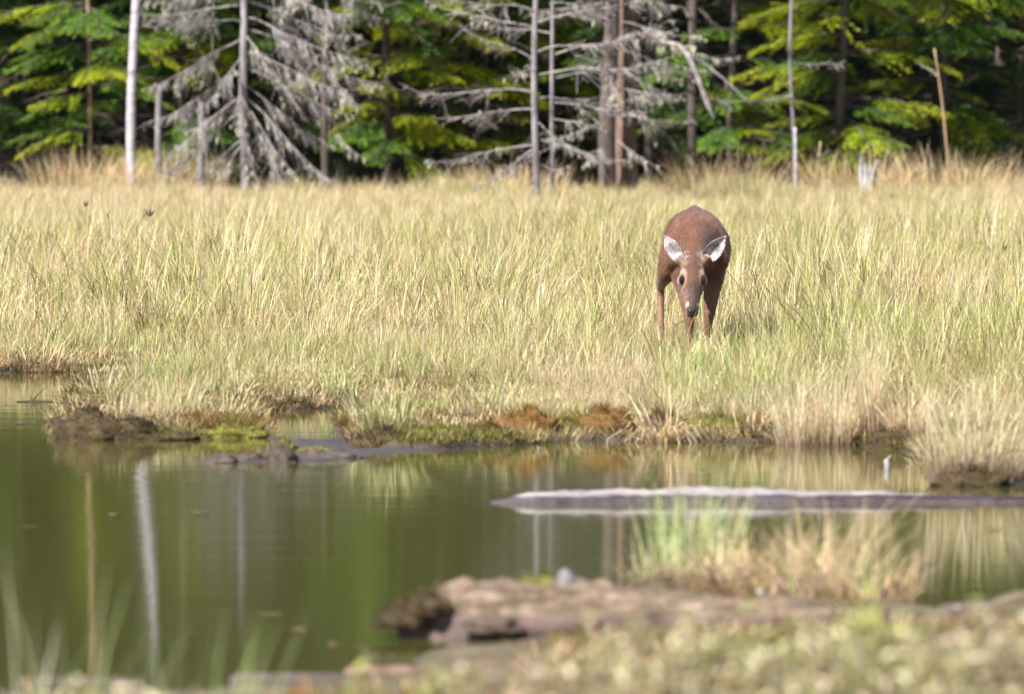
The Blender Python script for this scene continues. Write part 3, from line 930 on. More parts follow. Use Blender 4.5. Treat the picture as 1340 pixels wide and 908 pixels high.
def dead_branch(mb, rng, L, r, pitch, droop, tip, az, twigs, start, hang=0.4, dens=1.0):
    """one bare limb with its side twigs; returns the limb's points"""
    n = 9
    p = Vector(start)
    pts = [p.copy()]
    d_az = az
    for i in range(n):
        q = (i + 0.5) / n
        pit = pitch + droop * math.sin(math.pi * q * 0.9) + tip * q * q
        d_az += rng.normal(0, 0.07)
        p = p + Vector((math.cos(d_az) * math.cos(pit), math.sin(d_az) * math.cos(pit), math.sin(pit))) * (L / n) + Vector((0, 0, rng.normal(0, 0.008)))
        pts.append(p.copy())
    mb.tube(pts, [max(r * (1 - 0.85 * i / n), 0.0025) for i in range(n + 1)], 5, cap=False)
    side = Vector((-math.sin(az), math.cos(az), 0))
    ends = []
    for k in range(int(twigs * 1.7 * dens)):
        i = rng.integers(2, n)
        base = pts[i].lerp(pts[min(i + 1, n)], rng.random())
        dr = (pts[min(i + 1, n)] - pts[i]).normalized()
        sg = 1 if rng.random() < 0.5 else -1
        tl = L * rng.uniform(0.12, 0.42) * (1.15 - i / n)
        dd = (dr * 0.7 + side * sg * rng.uniform(0.3, 0.9) + Vector((0, 0, rng.normal(-hang, 0.3)))).normalized()
        q1 = base + dd * tl * 0.5 + Vector((0, 0, -0.02 * tl))
        q2 = q1 + (dd + Vector((0, 0, -hang * 0.6))).normalized() * tl * 0.5
        mb.tube([base, q1, q2], [0.0038, 0.0028, 0.0014], 3, cap=False)
        ends += [q1, q2]
        for _ in range(3):
            e = q1 + Vector(rng.normal(0, 1, 3)) * tl * 0.25 + dd * tl * 0.2 + Vector((0, 0, -0.1 * tl))
            mb.tube([q1.lerp(base, rng.random()), e], [0.0026, 0.0012], 3, cap=False)
    return pts, ends


def lichen_mb(pts, n, rng, size=0.02):
    mb = MB()
    for k in range(n):
        c = pts[rng.integers(0, len(pts))]
        c = np.array(c) + rng.normal(0, 0.012, 3)
        s1 = size * rng.uniform(0.5, 1.3)
        for j in range(3):
            a = rng.random() * 3.14
            h = s1 * rng.uniform(1, 2.2)
            dx, dy = math.cos(a) * s1 * 0.6, math.sin(a) * s1 * 0.6
            mb.add([c + (-dx, -dy, 0.2 * s1), c + (dx, dy, 0.2 * s1), c + (dx * 0.5, dy * 0.5, -h * 0.6), c + (0.2 * dx, 0.1 * dy, -h)], [(0, 1, 2, 3)])
    return mb


rf = np.random.default_rng(31)


def dead_tree(name, x, yg, wpx, h, mat, label, cat, branches, group, lean=(0, 0), lich=10, hang=0.4, topw=0.4, upper=0):
    s = S(yg)
    px, py, _ = G(x, yg)
    z0 = ground_z(px, py)
    t = thing(name, (px, py, z0), label, cat, group)
    trunk_mb(h, wpx / s / 2, wpx / s / 2 * topw, x * 0.13, lean, bend=0.010 if mat == 'bark_white' else 0).build("trunk", M[mat], t, smooth=True)
    up = [(rf.uniform(2.1, h * 0.92), rf.uniform(0.4, 0.9), rf.uniform(-0.5, 0.1), rf.uniform(0, 6.28), 10) for _ in range(upper)]
    for (bz, L, pitch, az, tw) in list(branches) + up:
        mb = MB()
        pts, ends = dead_branch(mb, rf, L, 0.005 + 0.0042 * L, pitch, -0.30, 0.25, az, tw, (lean[0] * bz, lean[1] * bz, bz), hang)
        bo = mb.build("branch", M['dead_wood'], t)
        if lich and bz < 2.4:
            lichen_mb(pts[3:] + ends, int(lich * (0.5 + rf.random())), rf).build("lichen", M['lichen'], bo)['kind'] = 'stuff'
    return t


PI = math.pi
GDT = "dead grey trees at the forest edge"
# az: 0 = right, pi = left, -pi/2 = towards the camera
br = []
for bz, L, pitch, az, tw in ((0.55, 0.75, -0.55, PI, 12), (0.80, 0.95, -0.50, PI + 0.25, 18), (0.95, 1.0, -0.48, PI + 0.5, 20), (0.75, 0.85, -0.75, 0.1, 14), (0.85, 1.0, -0.85, -0.3, 16), (0.95, 1.15, -0.62, -0.15, 22),
                             (1.05, 1.0, -0.45, 0.2, 20), (1.15, 1.05, -0.38, PI - 0.3, 18), (1.2, 1.1, -0.32, 0, 22), (1.35, 1.15, -0.22, -0.4, 22), (1.45, 1.05, -0.35, PI + 0.2, 20), (1.55, 1.3, -0.25, 0.15, 26),
                             (1.65, 1.2, -0.18, -0.25, 24), (1.6, 0.85, 0.15, PI + 0.1, 20), (1.75, 1.0, 0.05, PI - 0.2, 20), (1.8, 1.1, -0.15, 0.3, 20), (1.9, 1.0, 0.0, PI + 0.4, 20), (1.95, 1.2, -0.1, -0.5, 20),
                             (0.65, 0.6, -0.9, -1.2, 10), (1.1, 0.8, -0.6, -1.7, 14), (1.3, 0.8, -0.5, -2.0, 14), (0.9, 0.9, -0.7, -0.7, 14), (1.5, 0.8, -0.4, -1.0, 14), (0.45, 0.5, -0.8, 0.4, 8), (0.5, 0.55, -0.7, PI + 0.7, 8)):
    br.append((bz, L, pitch, az, tw))
dead_tree("dead_spruce", 318, 278, 14, 3.3, 'bark_grey', "big dead spruce with drooping bare limbs hung with lichen, right of the white trunk", "dead tree", br, GDT, lich=26, hang=0.7, upper=22)
br = [(1.95, 0.6, -0.3, PI + 0.3, 14), (1.9, 0.7, -0.35, 0.1, 16), (1.75, 0.5, -0.5, 0.4, 14), (1.85, 0.7, -0.5, -1.3, 14), (1.5, 0.55, -0.5, 0.2, 12), (1.3, 0.5, -0.6, PI, 10), (1.1, 0.5, -0.6, -0.4, 10), (0.6, 0.5, -0.5, 0.0, 8)]
dead_tree("dead_spruce", 424, 270, 11, 2.9, 'bark_dark', "lichen-hung dead spruce with a dark trunk behind the big dead spruce's right side", "dead tree", br, GDT, lich=34, hang=0.8, upper=18)
br = []
for bz, L, pitch, az, tw in ((0.55, 1.0, -0.05, PI + 0.1, 10), (0.52, 0.7, -0.3, PI + 0.6, 8), (0.85, 0.9, 0.0, PI - 0.2, 9), (0.6, 0.8, -0.1, 0.2, 8), (1.0, 1.15, 0.15, PI, 13), (0.95, 1.0, 0.1, 0.3, 10), (1.2, 0.8, 0.1, -1.9, 9),
                             (1.28, 0.7, 0.5, PI - 0.1, 9), (1.15, 1.2, 0.25, 0.0, 12), (1.35, 0.9, 0.3, -0.5, 10), (1.55, 1.0, 0.35, PI + 0.1, 12), (1.6, 1.2, 0.35, 0.05, 12), (1.7, 1.0, 0.3, PI + 0.5, 11), (1.8, 0.9, 0.4, 0.4, 10),
                             (1.9, 1.1, 0.25, PI - 0.1, 12), (0.75, 0.6, -0.3, -0.9, 8), (0.4, 0.5, -0.3, 0.1, 6), (0.42, 0.5, -0.2, PI + 0.3, 6)):
    br.append((bz, L, pitch, az, tw))
dead_tree("dead_spruce", 702, 292, 10, 4.4, 'bark_grey', "left of the twin thin grey dead trees standing forward in the meadow", "dead tree", br, GDT, lich=9, hang=0.15, upper=18)
br = [(0.9, 0.9, 0.05, 0.1, 10), (0.6, 0.6, -0.25, 0.2, 8), (1.1, 1.0, 0.3, 0.3, 10), (1.3, 1.1, 0.4, -0.2, 12), (1.5, 0.7, 0.3, PI, 9), (1.6, 1.1, 0.5, 0.2, 11), (1.75, 0.8, 0.2, -1.0, 9), (0.75, 0.7, 0.1, -0.6, 8), (0.5, 0.4, -0.1, PI + 1, 6)]
dead_tree("dead_spruce", 720, 289, 7, 4.0, 'bark_grey', "right of the twin thin grey dead trees standing forward in the meadow", "dead tree", br, GDT, lich=9, hang=0.15, upper=14)
br = [(0.7, 0.6, -0.1, PI + 0.3, 9), (0.75, 0.8, 0.05, 0.2, 12), (0.95, 0.7, 0.15, 0.0, 12), (1.2, 0.7, -0.3, 0.2, 14), (1.35, 0.9, -0.1, 0.1, 16), (1.45, 0.7, 0.2, -0.4, 14), (1.6, 0.9, 0.0, 0.0, 16), (1.75, 0.8, 0.1, PI, 14), (0.55, 0.6, -0.3, -0.6, 9), (0.5, 0.5, -0.3, -2.2, 9), (1.1, 0.6, -0.2, -1.4, 10), (1.85, 0.8, -0.1, 0.4, 12)]
dead_tree("dead_spruce", 798, 276, 24, 5, 'bark_dark', "thick dull brownish lichen-covered trunk with twiggy limbs left of the reddish trunk", "dead tree", br, GDT, lich=24, hang=0.5, topw=0.6, upper=12)
dead_tree("pine_tree", 822, 275, 30, 10, 'bark_red', "reddish brown scaly pine trunk beside the thick brownish trunk", "tree trunk", [(1.2, 0.5, -0.2, 0.2, 6), (0.95, 0.4, -0.2, -0.8, 6)], None, lich=4, topw=0.7)
dead_tree("bare_trunk", 172, 272, 13, 3.7, 'bark_white', "smooth white bare trunk at the left of the forest edge", "tree trunk", [(1.5, 0.35, 0.5, 0.2, 3)], None, lean=(0.014, 0), lich=0, topw=0.75)
dead_tree("bare_trunk", 212, 270, 11, 1.0, 'bark_grey', "short grey broken trunk between the white trunk and the big dead spruce", "tree trunk", [(0.7, 0.3, 0.2, 0.5, 4)], None, lich=3, topw=0.7)
dead_tree("bare_trunk", 262, 272, 10, 0.85, 'bark_grey', "short grey broken trunk under the dead spruce's left limbs", "tree trunk", [(0.6, 0.25, 0.3, 2.5, 4)], None, lich=3, topw=0.8)
dead_tree("bare_trunk", 908, 274, 12, 6, 'bark_dark', "slender brown trunk in the shade right of the reddish pine", "tree trunk", [(0.9, 0.5, 0.2, 0.3, 6), (0.7, 0.5, 0.0, PI, 6), (1.3, 0.5, 0.1, -0.6, 6)], None, lean=(-0.012, 0), lich=3, topw=0.7)
dead_tree("bare_trunk", 1040, 272, 5, 6, 'bark_grey', "slender grey trunk with a whitish lower stem among the right green boughs", "tree trunk", [(1.2, 0.5, 0.2, 0.3, 6), (0.9, 0.4, 0.1, 3.0, 5)], None, lean=(-0.02, 0), lich=2, topw=0.8)
dead_tree("stake", 1040, 282, 4.5, 0.66, 'bark_white', "thin white stick standing at the forest edge below the right boughs", "stick", [], None, lich=0, topw=0.8)
dead_tree("stake", 1063, 282, 3.5, 0.54, 'bark_tan', "short tan stick beside the thin white stick", "stick", [(0.4, 0.12, 0.6, 0.2, 2)], None, lean=(0.10, 0), lich=0, topw=0.7)
dead_tree("bare_trunk", 1248, 275, 4, 1.35, 'bark_tan', "thin tan stem leaning left at the right forest edge", "tree trunk", [(1.1, 0.3, 0.6, 2.2, 3)], None, lean=(-0.14, 0), lich=0, topw=0.6)
# hanging broken limb, pale
px, py, _ = G(893, 277)
t = thing("broken_limb", (px, py, 0), "pale broken limb hanging down right of the reddish pine", "branch")
mb = MB()
k = 1 / S(277)
mb.tube([(-28 * k, 0.25, 222 * k), (-4 * k, 0.05, 217 * k), (8 * k, 0, 203 * k), (22 * k, 0, 170 * k), (33 * k, 0, 140 * k), (41 * k, 0, 122 * k)], [0.02, 0.028, 0.026, 0.022, 0.024, 0.004], 6)
mb.build("limb", M['dead_wood'], t)
mb = MB()
mb.tube([(6 * k, 0, 206 * k), (35 * k, 0.1, 188 * k), (56 * k, 0.1, 172 * k), (90 * k, 0.1, 140 * k)], [0.014, 0.012, 0.009, 0.004], 5)
mb.tube([(56 * k, 0.1, 172 * k), (58 * k, 0.1, 160 * k)], [0.008, 0.003], 5)
mb.build("side_branch", M['dead_wood'], t)
lichen_mb([Vector((a * k, 0.05, 214 * k)) for a in range(-30, 16, 4)], 30, rf, 0.03).build("lichen", M['lichen'], t)['kind'] = 'stuff'
# jagged stump
px, py, _ = G(1135, 284)
k = 1 / S(284)
t = thing("tree_stump", (px, py, 0.05), "jagged splintered pale stump at the right forest edge", "stump")
mb = MB()
mb.tube([(0, 0, -0.1), (0, 0, 25 * k), (2 * k, 0, 42 * k)], [11 * k, 10 * k, 8 * k], 9)
mb.build("base", M['pale_wood'], t)
for a, hh, tx in ((-8, 76, -8), (-2, 64, -3), (4, 60, 5), (8, 68, 14), (0, 56, 0)):
    mb = MB()
    mb.tube([(a * 0.7 * k, 0, 30 * k), (a * k, 0.01, 50 * k), (tx * k, 0, hh * k)], [5 * k, 4 * k, 0.6 * k], 4)
    mb.build("splinter", M['pale_wood'], t)

# ---- green boughs, built once and shared
def bough_mesh(L, rng, mat, droop, dens=1.0, name="bough"):
    mb = MB()
    n = 12
    pts = []
    for i in range(n + 1):
        q = i / n
        pts.append(Vector((L * q, 0.04 * L * math.sin(q * 5 + rng.random()), -droop * L * q * q * 0.5 + 0.12 * L * q - 0.0)))
    mb.tube(pts, [0.012 * (1 - 0.8 * i / n) + 0.002 for i in range(n + 1)], 4, mi=1, cap=False)
    V, fs, rv = [], [], []
    def leafq(c, d, up, ln, w, r):
        sd = d.cross(up)
        if sd.length < 1e-6:
            return
        sd.normalize()
        o = len(V)
        V.extend([c - sd * w * 0.3, c + d * ln * 0.45 - sd * w * 0.5, c + d * ln, c + d * ln * 0.45 + sd * w * 0.5])
        fs.append((o, o + 1, o + 2, o + 3))
        rv.extend([r] * 4)
    m = int(24 * dens)
    for k in range(m):
        q = 0.12 + 0.88 * (k + rng.random()) / m
        i = min(int(q * n), n - 1)
        base = pts[i].lerp(pts[i + 1], q * n - i)
        tl = L * (0.40 * (1 - q) ** 0.7 + 0.07) * rng.uniform(0.6, 1.2)
        for sg in (1, -1):
            if rng.random() < 0.12:
                continue
            d = Vector((rng.uniform(0.5, 1.0), sg * rng.uniform(0.6, 1.0), rng.normal(-0.15, 0.15))).normalized()
            ns = max(4, int(tl / 0.017))
            for j in range(ns):
                f_ = (j + 0.5) / ns
                c = base + d * tl * f_ + Vector((0, 0, -0.12 * tl * f_ * f_ - 0.02 * f_))
                young = min(1.0, max(0.0, 0.28 * rng.random() + 0.50 * f_ + 0.22 * q))
                for a in (1, -1):
                    dd = (d * rng.uniform(0.5, 1) + Vector((-d.y, d.x, 0)) * a * rng.uniform(0.3, 0.9) + Vector((0, 0, rng.normal(0.0, 0.3)))).normalized()
                    leafq(c, dd, Vector((rng.normal(0, 0.35), rng.normal(0, 0.35), 1)), rng.uniform(0.030, 0.058), rng.uniform(0.006, 0.012), young)
    for k in range(10):     # leader tip
        c = pts[-1] + Vector((0.01 * k - 0.06, 0, 0))
        leafq(c, Vector((1, rng.normal(0, 0.5), rng.normal(0, 0.2))).normalized(), Vector((0, 0, 1)), 0.045, 0.014, 0.9)
    mb.add(V, fs, np.array(rv), None, 0)
    return mb.mesh(name, [M[mat], M['bark_dark']])


rb = np.random.default_rng(77)
BO = {'g': [bough_mesh(rb.uniform(0.75, 1.0), rb, 'needles', d) for d in (0.35, 0.5, 0.7, 0.3)],
      'l': [bough_mesh(rb.uniform(0.75, 1.0), rb, 'needles_lime', d) for d in (0.3, 0.45, 0.6)],
      'd': [bough_mesh(rb.uniform(0.8, 1.1), rb, 'needles_dark', d, 0.8) for d in (0.4, 0.6, 0.8)]}


def spruce(x, yg, wpx, h, label, kinds, bough_list, n_low, n_high, mat='bark_dark', reach=(0.7, 1.1), zlow=0.35, front=True, lean=(0, 0)):
    s = S(yg)
    px, py, _ = G(x, yg)
    t = thing("spruce_tree", (px, py, ground_z(px, py)), label, "spruce tree", "green conifers at the forest edge")
    trunk_mb(h, wpx / s / 2, 0.02, x * 0.17, lean).build("trunk", M[mat], t, smooth=True)
    specs = list(bough_list)
    for _ in range(n_low):
        az = rf.uniform(-PI, 0) if front and rf.random() < 0.7 else rf.uniform(-PI, PI)
        specs.append((rf.uniform(zlow, 2.5), az, rf.uniform(*reach), kinds[rf.integers(0, len(kinds))]))
    for _ in range(n_high):
        z = rf.uniform(2.4, h * 0.97)
        specs.append((z, rf.uniform(-PI, PI), rf.uniform(*reach) * 1.25 * (1.12 - z / h), ('l' if rf.random() < 0.5 else 'g') if z < 5.5 else 'g'))  # lime copies paint the upper boughs as sunlit
    for z, az, sc, kd in specs:
        me = BO[kd][rf.integers(0, len(BO[kd]))]
        link("bough", me, t, (lean[0] * z, lean[1] * z, z), (rf.normal(0, 0.12), rf.normal(0.12, 0.12), az), (sc, sc, sc))
    return t


# (height, azimuth, scale, kind) of boughs picked out in the photograph
spruce(117, 268, 6, 4, "green spruce with a thin brownish trunk left of the white trunk", ['g', 'g', 'l'], [(1.75, PI, 1.0, 'l'), (1.6, PI + 0.3, 0.9, 'l'), (1.5, 0, 0.9, 'l'), (1.3, -0.3, 0.8, 'l'), (0.9, PI + 0.2, 0.8, 'g'), (0.6, PI, 0.9, 'g'), (1.1, PI, 0.8, 'l')], 16, 40, 'bark_tan')
spruce(30, 258, 14, 9, "dark spruce at the far left edge of the forest", ['g', 'd'], [(1.9, -0.3, 1.0, 'l')], 28, 50)
spruce(240, 262, 12, 9, "green spruce behind the big dead spruce's left limbs", ['g', 'g', 'l'], [(1.85, PI + 0.3, 0.9, 'g'), (1.6, PI + 0.6, 0.9, 'g'), (1.2, PI, 0.9, 'g')], 34, 50)
spruce(395, 258, 12, 9, "dark spruce behind the lichen-hung dead spruces", ['d', 'g'], [], 26, 50)
spruce(508, 264, 12, 9, "green spruce with yellowish bough tips right of the lichen-hung dead spruce", ['g', 'l'], [(1.85, -0.3, 0.8, 'l'), (1.8, PI + 0.4, 0.8, 'l'), (1.4, PI, 0.8, 'l'), (0.75, PI + 0.1, 0.6, 'l'), (1.3, 0, 0.8, 'g')], 28, 50)
spruce(612, 262, 12, 9, "bright spruce behind the limbs of the twin grey trees", ['g', 'l', 'l'], [(1.5, PI, 1.0, 'l'), (1.15, -0.5, 0.9, 'l'), (1.0, PI + 0.4, 0.9, 'l'), (0.7, -0.6, 0.8, 'l'), (0.5, -1.5, 0.8, 'l')], 32, 50)
spruce(745, 260, 12, 9, "green spruce between the twin grey trees and the thick brownish trunk", ['g', 'l'], [(1.5, 0, 0.7, 'l'), (1.2, PI, 0.7, 'l'), (0.9, -1, 0.7, 'l'), (0.6, -0.8, 0.7, 'g')], 28, 50)
spruce(850, 262, 12, 9, "dark spruce with a few lime boughs right of the reddish pine", ['d', 'd', 'g'], [(1.25, -0.1, 0.5, 'l'), (0.75, -0.2, 0.5, 'l'), (1.95, 0, 0.6, 'l')], 16, 50)
spruce(960, 266, 11, 9, "low-boughed green spruce between the slender brown and slender grey trunks", ['g', 'l'], [(1.85, PI, 0.9, 'l'), (1.75, 0, 0.9, 'l'), (1.25, 0, 0.9, 'g'), (0.75, PI, 0.6, 'g'), (0.6, 0, 0.8, 'g'), (0.45, -0.4, 0.8, 'g'), (0.85, 0.2, 0.7, 'g')], 20, 50)
spruce(1105, 268, 12, 9, "large bright green spruce spreading wide boughs over the right forest edge", ['l', 'l', 'g'], [(1.85, 0, 1.0, 'l'), (1.75, PI, 1.0, 'l'), (1.45, PI + 0.1, 0.9, 'l'), (1.3, 0.1, 1.1, 'l'), (1.15, PI, 1.2, 'l'), (1.08, PI + 0.25, 0.9, 'l'), (0.85, -0.1, 1.1, 'l'), (0.8, 0.2, 1.0, 'l'), (0.7, PI, 0.9, 'l'), (0.65, PI + 0.3, 1.0, 'l'), (0.55, -0.6, 0.8, 'l'), (0.4, -1.3, 0.7, 'g'), (0.5, PI, 0.8, 'g')], 22, 50)
spruce(1235, 264, 11, 9, "green spruce with yellow-tipped boughs behind the leaning tan stem", ['l', 'g'], [(1.9, PI, 1.0, 'l'), (1.8, 0, 1.0, 'l'), (1.4, PI, 1.0, 'l'), (1.0, PI, 1.0, 'l'), (0.95, -0.2, 0.5, 'l'), (1.5, 0, 0.9, 'g'), (1.2, 0.1, 0.7, 'g')], 17, 50)
spruce(1335, 258, 12, 9, "dark spruce at the far right edge of the forest", ['d', 'g'], [(1.6, PI, 0.8, 'l')], 20, 50)
spruce(-90, 262, 12, 9, "spruce just outside the picture's left edge", ['d', 'g'], [], 14, 40)
spruce(1450, 262, 12, 9, "spruce just outside the picture's right edge", ['d', 'g'], [], 14, 40)

# the deep wood behind: one dark mass of trunks and boughs
n = 6500
Pw = np.stack([rf.uniform(-12, 12, n), rf.uniform(106, 128, n)], 1)
zl = ground_z(0, 107)
zw = land_height(Pw, False) + np.where(Pw[:, 1] > 109, rf.uniform(0.3, 11, n), rf.uniform(1.7, 11, n))
scatter("deep_forest", np.column_stack([Pw, zw]), np.stack([rf.normal(0, 0.2, n), rf.normal(0.15, 0.2, n), rf.uniform(-PI, PI, n)], 1), rf.uniform(0.9, 1.9, n), rf.integers(0, 3, n), BO['d'])["label"] = "dark mass of conifers deep behind the forest edge"
mb = MB()
for k in range(46):
    x, y = rf.uniform(-9, 9), rf.uniform(108, 122)
    z = ground_z(x, y)
    r = rf.uniform(0.03, 0.09)
    mb.tube([(x, y, z - 0.2), (x + rf.normal(0, 0.08), y, z + 4), (x + rf.normal(0, 0.15), y, z + 10)], [r, r * 0.8, r * 0.3], 7)
for k in range(420):    # bare dead lower limbs deep inside
    x, y, z = rf.uniform(-8, 8), rf.uniform(105.5, 112), rf.uniform(0.5, 2.8)
    dead_branch(mb, rf, rf.uniform(0.5, 1.1), 0.012, rf.uniform(-0.4, 0.3), -0.2, 0.1, rf.uniform(-PI, PI), 5, (x, y, z), 0.3)
o = mb.build("forest_trunks", M['bark_dark'])
tag(o, "dim trunks and dead limbs deep inside the wood", None, None, "stuff")

# ------------------------------------------------------------------ near bank plants
def shrub(x, y, hpx, nst, mat, label, rng, group="leafy plants along the bottom of the picture", leaf=(0.026, 0.05), spread=0.10):
    px, py, _ = G(x, y)
    h = hpx / S(y)
    t = thing("leafy_plant", (px, py, ground_z(px, py)), label, "plant", group)
    st, lv = MB(), MB()
    for k in range(nst):
        a, rr = rng.random() * 6.28, spread * rng.random() ** 0.5
        hh = h * rng.uniform(0.6, 1.05)
        top = Vector((math.cos(a) * (rr + 0.25 * hh * rng.random()), math.sin(a) * (rr + 0.2 * hh * rng.random()), hh))
        b0 = Vector((math.cos(a) * rr * 0.5, math.sin(a) * rr * 0.5, 0))
        mid = b0.lerp(top, 0.5) + Vector((0, 0, 0.05 * hh))
        st.tube([b0, mid, top], [0.0035, 0.0028, 0.0015], 4)
        for j in range(int(8 + hh * 22)):
            q = rng.uniform(0.25 if h < 0.35 else 0.55, 1.0)
            c = b0.lerp(mid, q * 2) if q < 0.5 else mid.lerp(top, q * 2 - 1)
            az = rng.random() * 6.28
            d = Vector((math.cos(az), math.sin(az), rng.uniform(-0.1, 0.9))).normalized()
            sd = d.cross(Vector((rng.normal(0, 0.3), rng.normal(0, 0.3), 1))).normalized()
            ln = rng.uniform(*leaf)
            w = ln * 0.25
            lv.add([c, c + d * ln * 0.3 - sd * w, c + d * ln * 0.75 - sd * w * 0.8, c + d * ln, c + d * ln * 0.75 + sd * w * 0.8, c + d * ln * 0.3 + sd * w], [(0, 1, 2, 3, 4, 5)], rng.random())
    st.build("stems", M['bark_red'], t)
    lv.build("leaves", M[mat], t)['kind'] = 'stuff'
    return t


rs = np.random.default_rng(9)
for x, y, hp, ns, mat, lab in ((920, 975, 130, 16, 'shrub_leaf', "pale leafy plant at the bottom edge below the rotting log's right half"), (1000, 930, 95, 14, 'shrub_leaf', "pale leafy plant at the bottom edge left of the mossy hollow"),
                               (1060, 960, 140, 20, 'shrub_leaf_green', "yellow green leafy plant at the bottom edge under the dry grass"), (1130, 985, 150, 20, 'shrub_leaf', "pale leafy plant at the bottom edge right of the yellow green one"),
                               (1195, 950, 110, 18, 'shrub_leaf_green', "yellow green plant below the gap of dark water at right"), (1250, 985, 170, 22, 'shrub_leaf', "tall pale leafy plant in the lower right corner"),
                               (1320, 970, 160, 22, 'shrub_leaf', "pale leafy plant at the right edge of the picture's bottom"), (1290, 880, 70, 14, 'shrub_leaf_dry', "dry brownish plant before the dark broken log end"),
                               (700, 985, 110, 14, 'shrub_leaf_dry', "dry brownish plant at the bottom centre right"), (780, 980, 120, 14, 'shrub_leaf', "pale leafy plant at the bottom below the dark hollows"),
                               (850, 960, 105, 14, 'shrub_leaf', "pale leafy plant at the bottom below the rotting log's middle"), (600, 970, 90, 12, 'shrub_leaf', "small pale plant at the bottom edge below the rotting log's left end"),
                               (510, 960, 80, 10, 'shrub_leaf_green', "small green plant at the bottom edge beside the dark log end"), (960, 800, 55, 12, 'shrub_leaf_dry', "dry brownish plant behind the rotting log's right half"),
                               (1050, 815, 60, 14, 'shrub_leaf_dry', "dry brownish plant at the foot of the dry grass"), (1120, 870, 60, 14, 'shrub_leaf_green', "low yellow green plant on the mossy hollow's right"),
                               (885, 790, 50, 10, 'shrub_leaf_dry', "dry brownish plant at the foot of the bright green clump"), (30, 985, 120, 10, 'shrub_leaf', "pale plant in the lower left corner"), (160, 985, 110, 8, 'shrub_leaf', "pale plant at the bottom edge below the trunk's reflection"),
                               (1180, 800, 45, 10, 'shrub_leaf_dry', "low dry plant right of the dry grass by the dark water gap"), (1390, 960, 160, 18, 'shrub_leaf', "pale plant just past the right edge")):
    dn_ = 240 if y > 900 else 0
    shrub(670 + (x - 670) * 1.0, y + dn_, (hp * 0.78 + dn_ - 2 if dn_ else hp * 0.8), ns if not dn_ else ns + 8, mat, lab, rs, spread=0.10 if not dn_ else 0.16, leaf=(0.012, 0.022) if not dn_ else (0.026, 0.05))
# continuous low cover on the near bank
n = 2600
Pc = np.stack([rs.uniform(-3.2, 3.2, n), rs.uniform(31, 43.5, n)], 1)
fd = sdf(Pc, PN)
Pc = Pc[(fd > 0.3) & ((Pc[:, 0] > 0.1) & (Pc[:, 1] < 39.6) | (Pc[:, 1] < 34.6) | (Pc[:, 0] > 0.55) & (Pc[:, 1] > 38.5))]
n = len(Pc)
cov = [tuft_mb(26, 0.10, (0.03, 0.12), 0.7, 1.0, (0.004, 0.009), rs, flat=0.1).mesh("cover", M[k]) for k in ('fuzz_rust', 'fuzz_green', 'straw')]
scatter("bank_cover", np.column_stack([Pc, land_height(Pc)]), np.stack([np.zeros(n), np.zeros(n), rs.random(n) * 6.28], 1), rs.uniform(0.6, 1.2, n), rs.integers(0, 3, n), cov)["label"] = "low moss and dry stalks covering the near bank"
# white fluff
mb, _v = dome_mb(0.012, 0.012, 0.013, 1.0, 8, 10)
px, py, _ = G(995, 820)
t = thing("cotton_grass", (px, py, ground_z(px, py)), "single small white cotton tuft on the near bank", "flower")
mb.build("tuft", M['pale_wood'], t, smooth=True, loc=(0, 0, 0.06))
mb = MB()
mb.tube([(0, 0, 0), (0.0, 0, 0.06)], [0.002, 0.0015], 4)
mb.build("stem", M['bark_tan'], t)

# ------------------------------------------------------------------ the deer
def chain(mb, pts, step=0.02, sides=18):
    """pts: (x, y, z, half width across, half width along the other axis); a swept, rounded tube"""
    P_ = np.array(pts, float)
    seg = np.linalg.norm(np.diff(P_[:, :3], axis=0), axis=1)
    cum = np.concatenate([[0], np.cumsum(seg)])
    n = max(4, int(cum[-1] / step))
    tt = np.linspace(0, cum[-1], n)
    # smooth interpolation
    Q = np.stack([np.interp(tt, cum, P_[:, i]) for i in range(5)], 1)
    for _ in range(3):
        Q[1:-1] = 0.25 * Q[:-2] + 0.5 * Q[1:-1] + 0.25 * Q[2:]
    V, fs = [], []
    X = Vector((1, 0, 0))
    ring = []
    tang = [Vector(Q[min(i + 1, n - 1), :3] - Q[max(i - 1, 0), :3]).normalized() for i in range(n)]
    def addring(c, d, a, b):
        sx = (X - d * X.dot(d)).normalized()
        sy = d.cross(sx)
        ring.append(len(V))
        for j in range(sides):
            q = 2 * math.pi * j / sides
            V.append(c + sx * math.cos(q) * a + sy * math.sin(q) * b)
    for e in (0.95, 0.8, 0.5):
        c = Vector(Q[0, :3]) - tang[0] * min(Q[0, 3], Q[0, 4]) * e
        k = math.sqrt(max(0.02, 1 - e * e))
        addring(c, tang[0], Q[0, 3] * k, Q[0, 4] * k)
    for i in range(n):
        addring(Vector(Q[i, :3]), tang[i], Q[i, 3], Q[i, 4])
    for e in (0.5, 0.8, 0.95):
        c = Vector(Q[-1, :3]) + tang[-1] * min(Q[-1, 3], Q[-1, 4]) * e
        k = math.sqrt(max(0.02, 1 - e * e))
        addring(c, tang[-1], Q[-1, 3] * k, Q[-1, 4] * k)
    for i in range(len(ring) - 1):
        for j in range(sides):
            k = (j + 1) % sides
            fs.append((ring[i] + j, ring[i] + k, ring[i + 1] + k, ring[i + 1] + j))
    fs += [tuple(ring[0] + j for j in range(sides - 1, -1, -1)), tuple(ring[-1] + j for j in range(sides))]
    mb.add(V, fs)


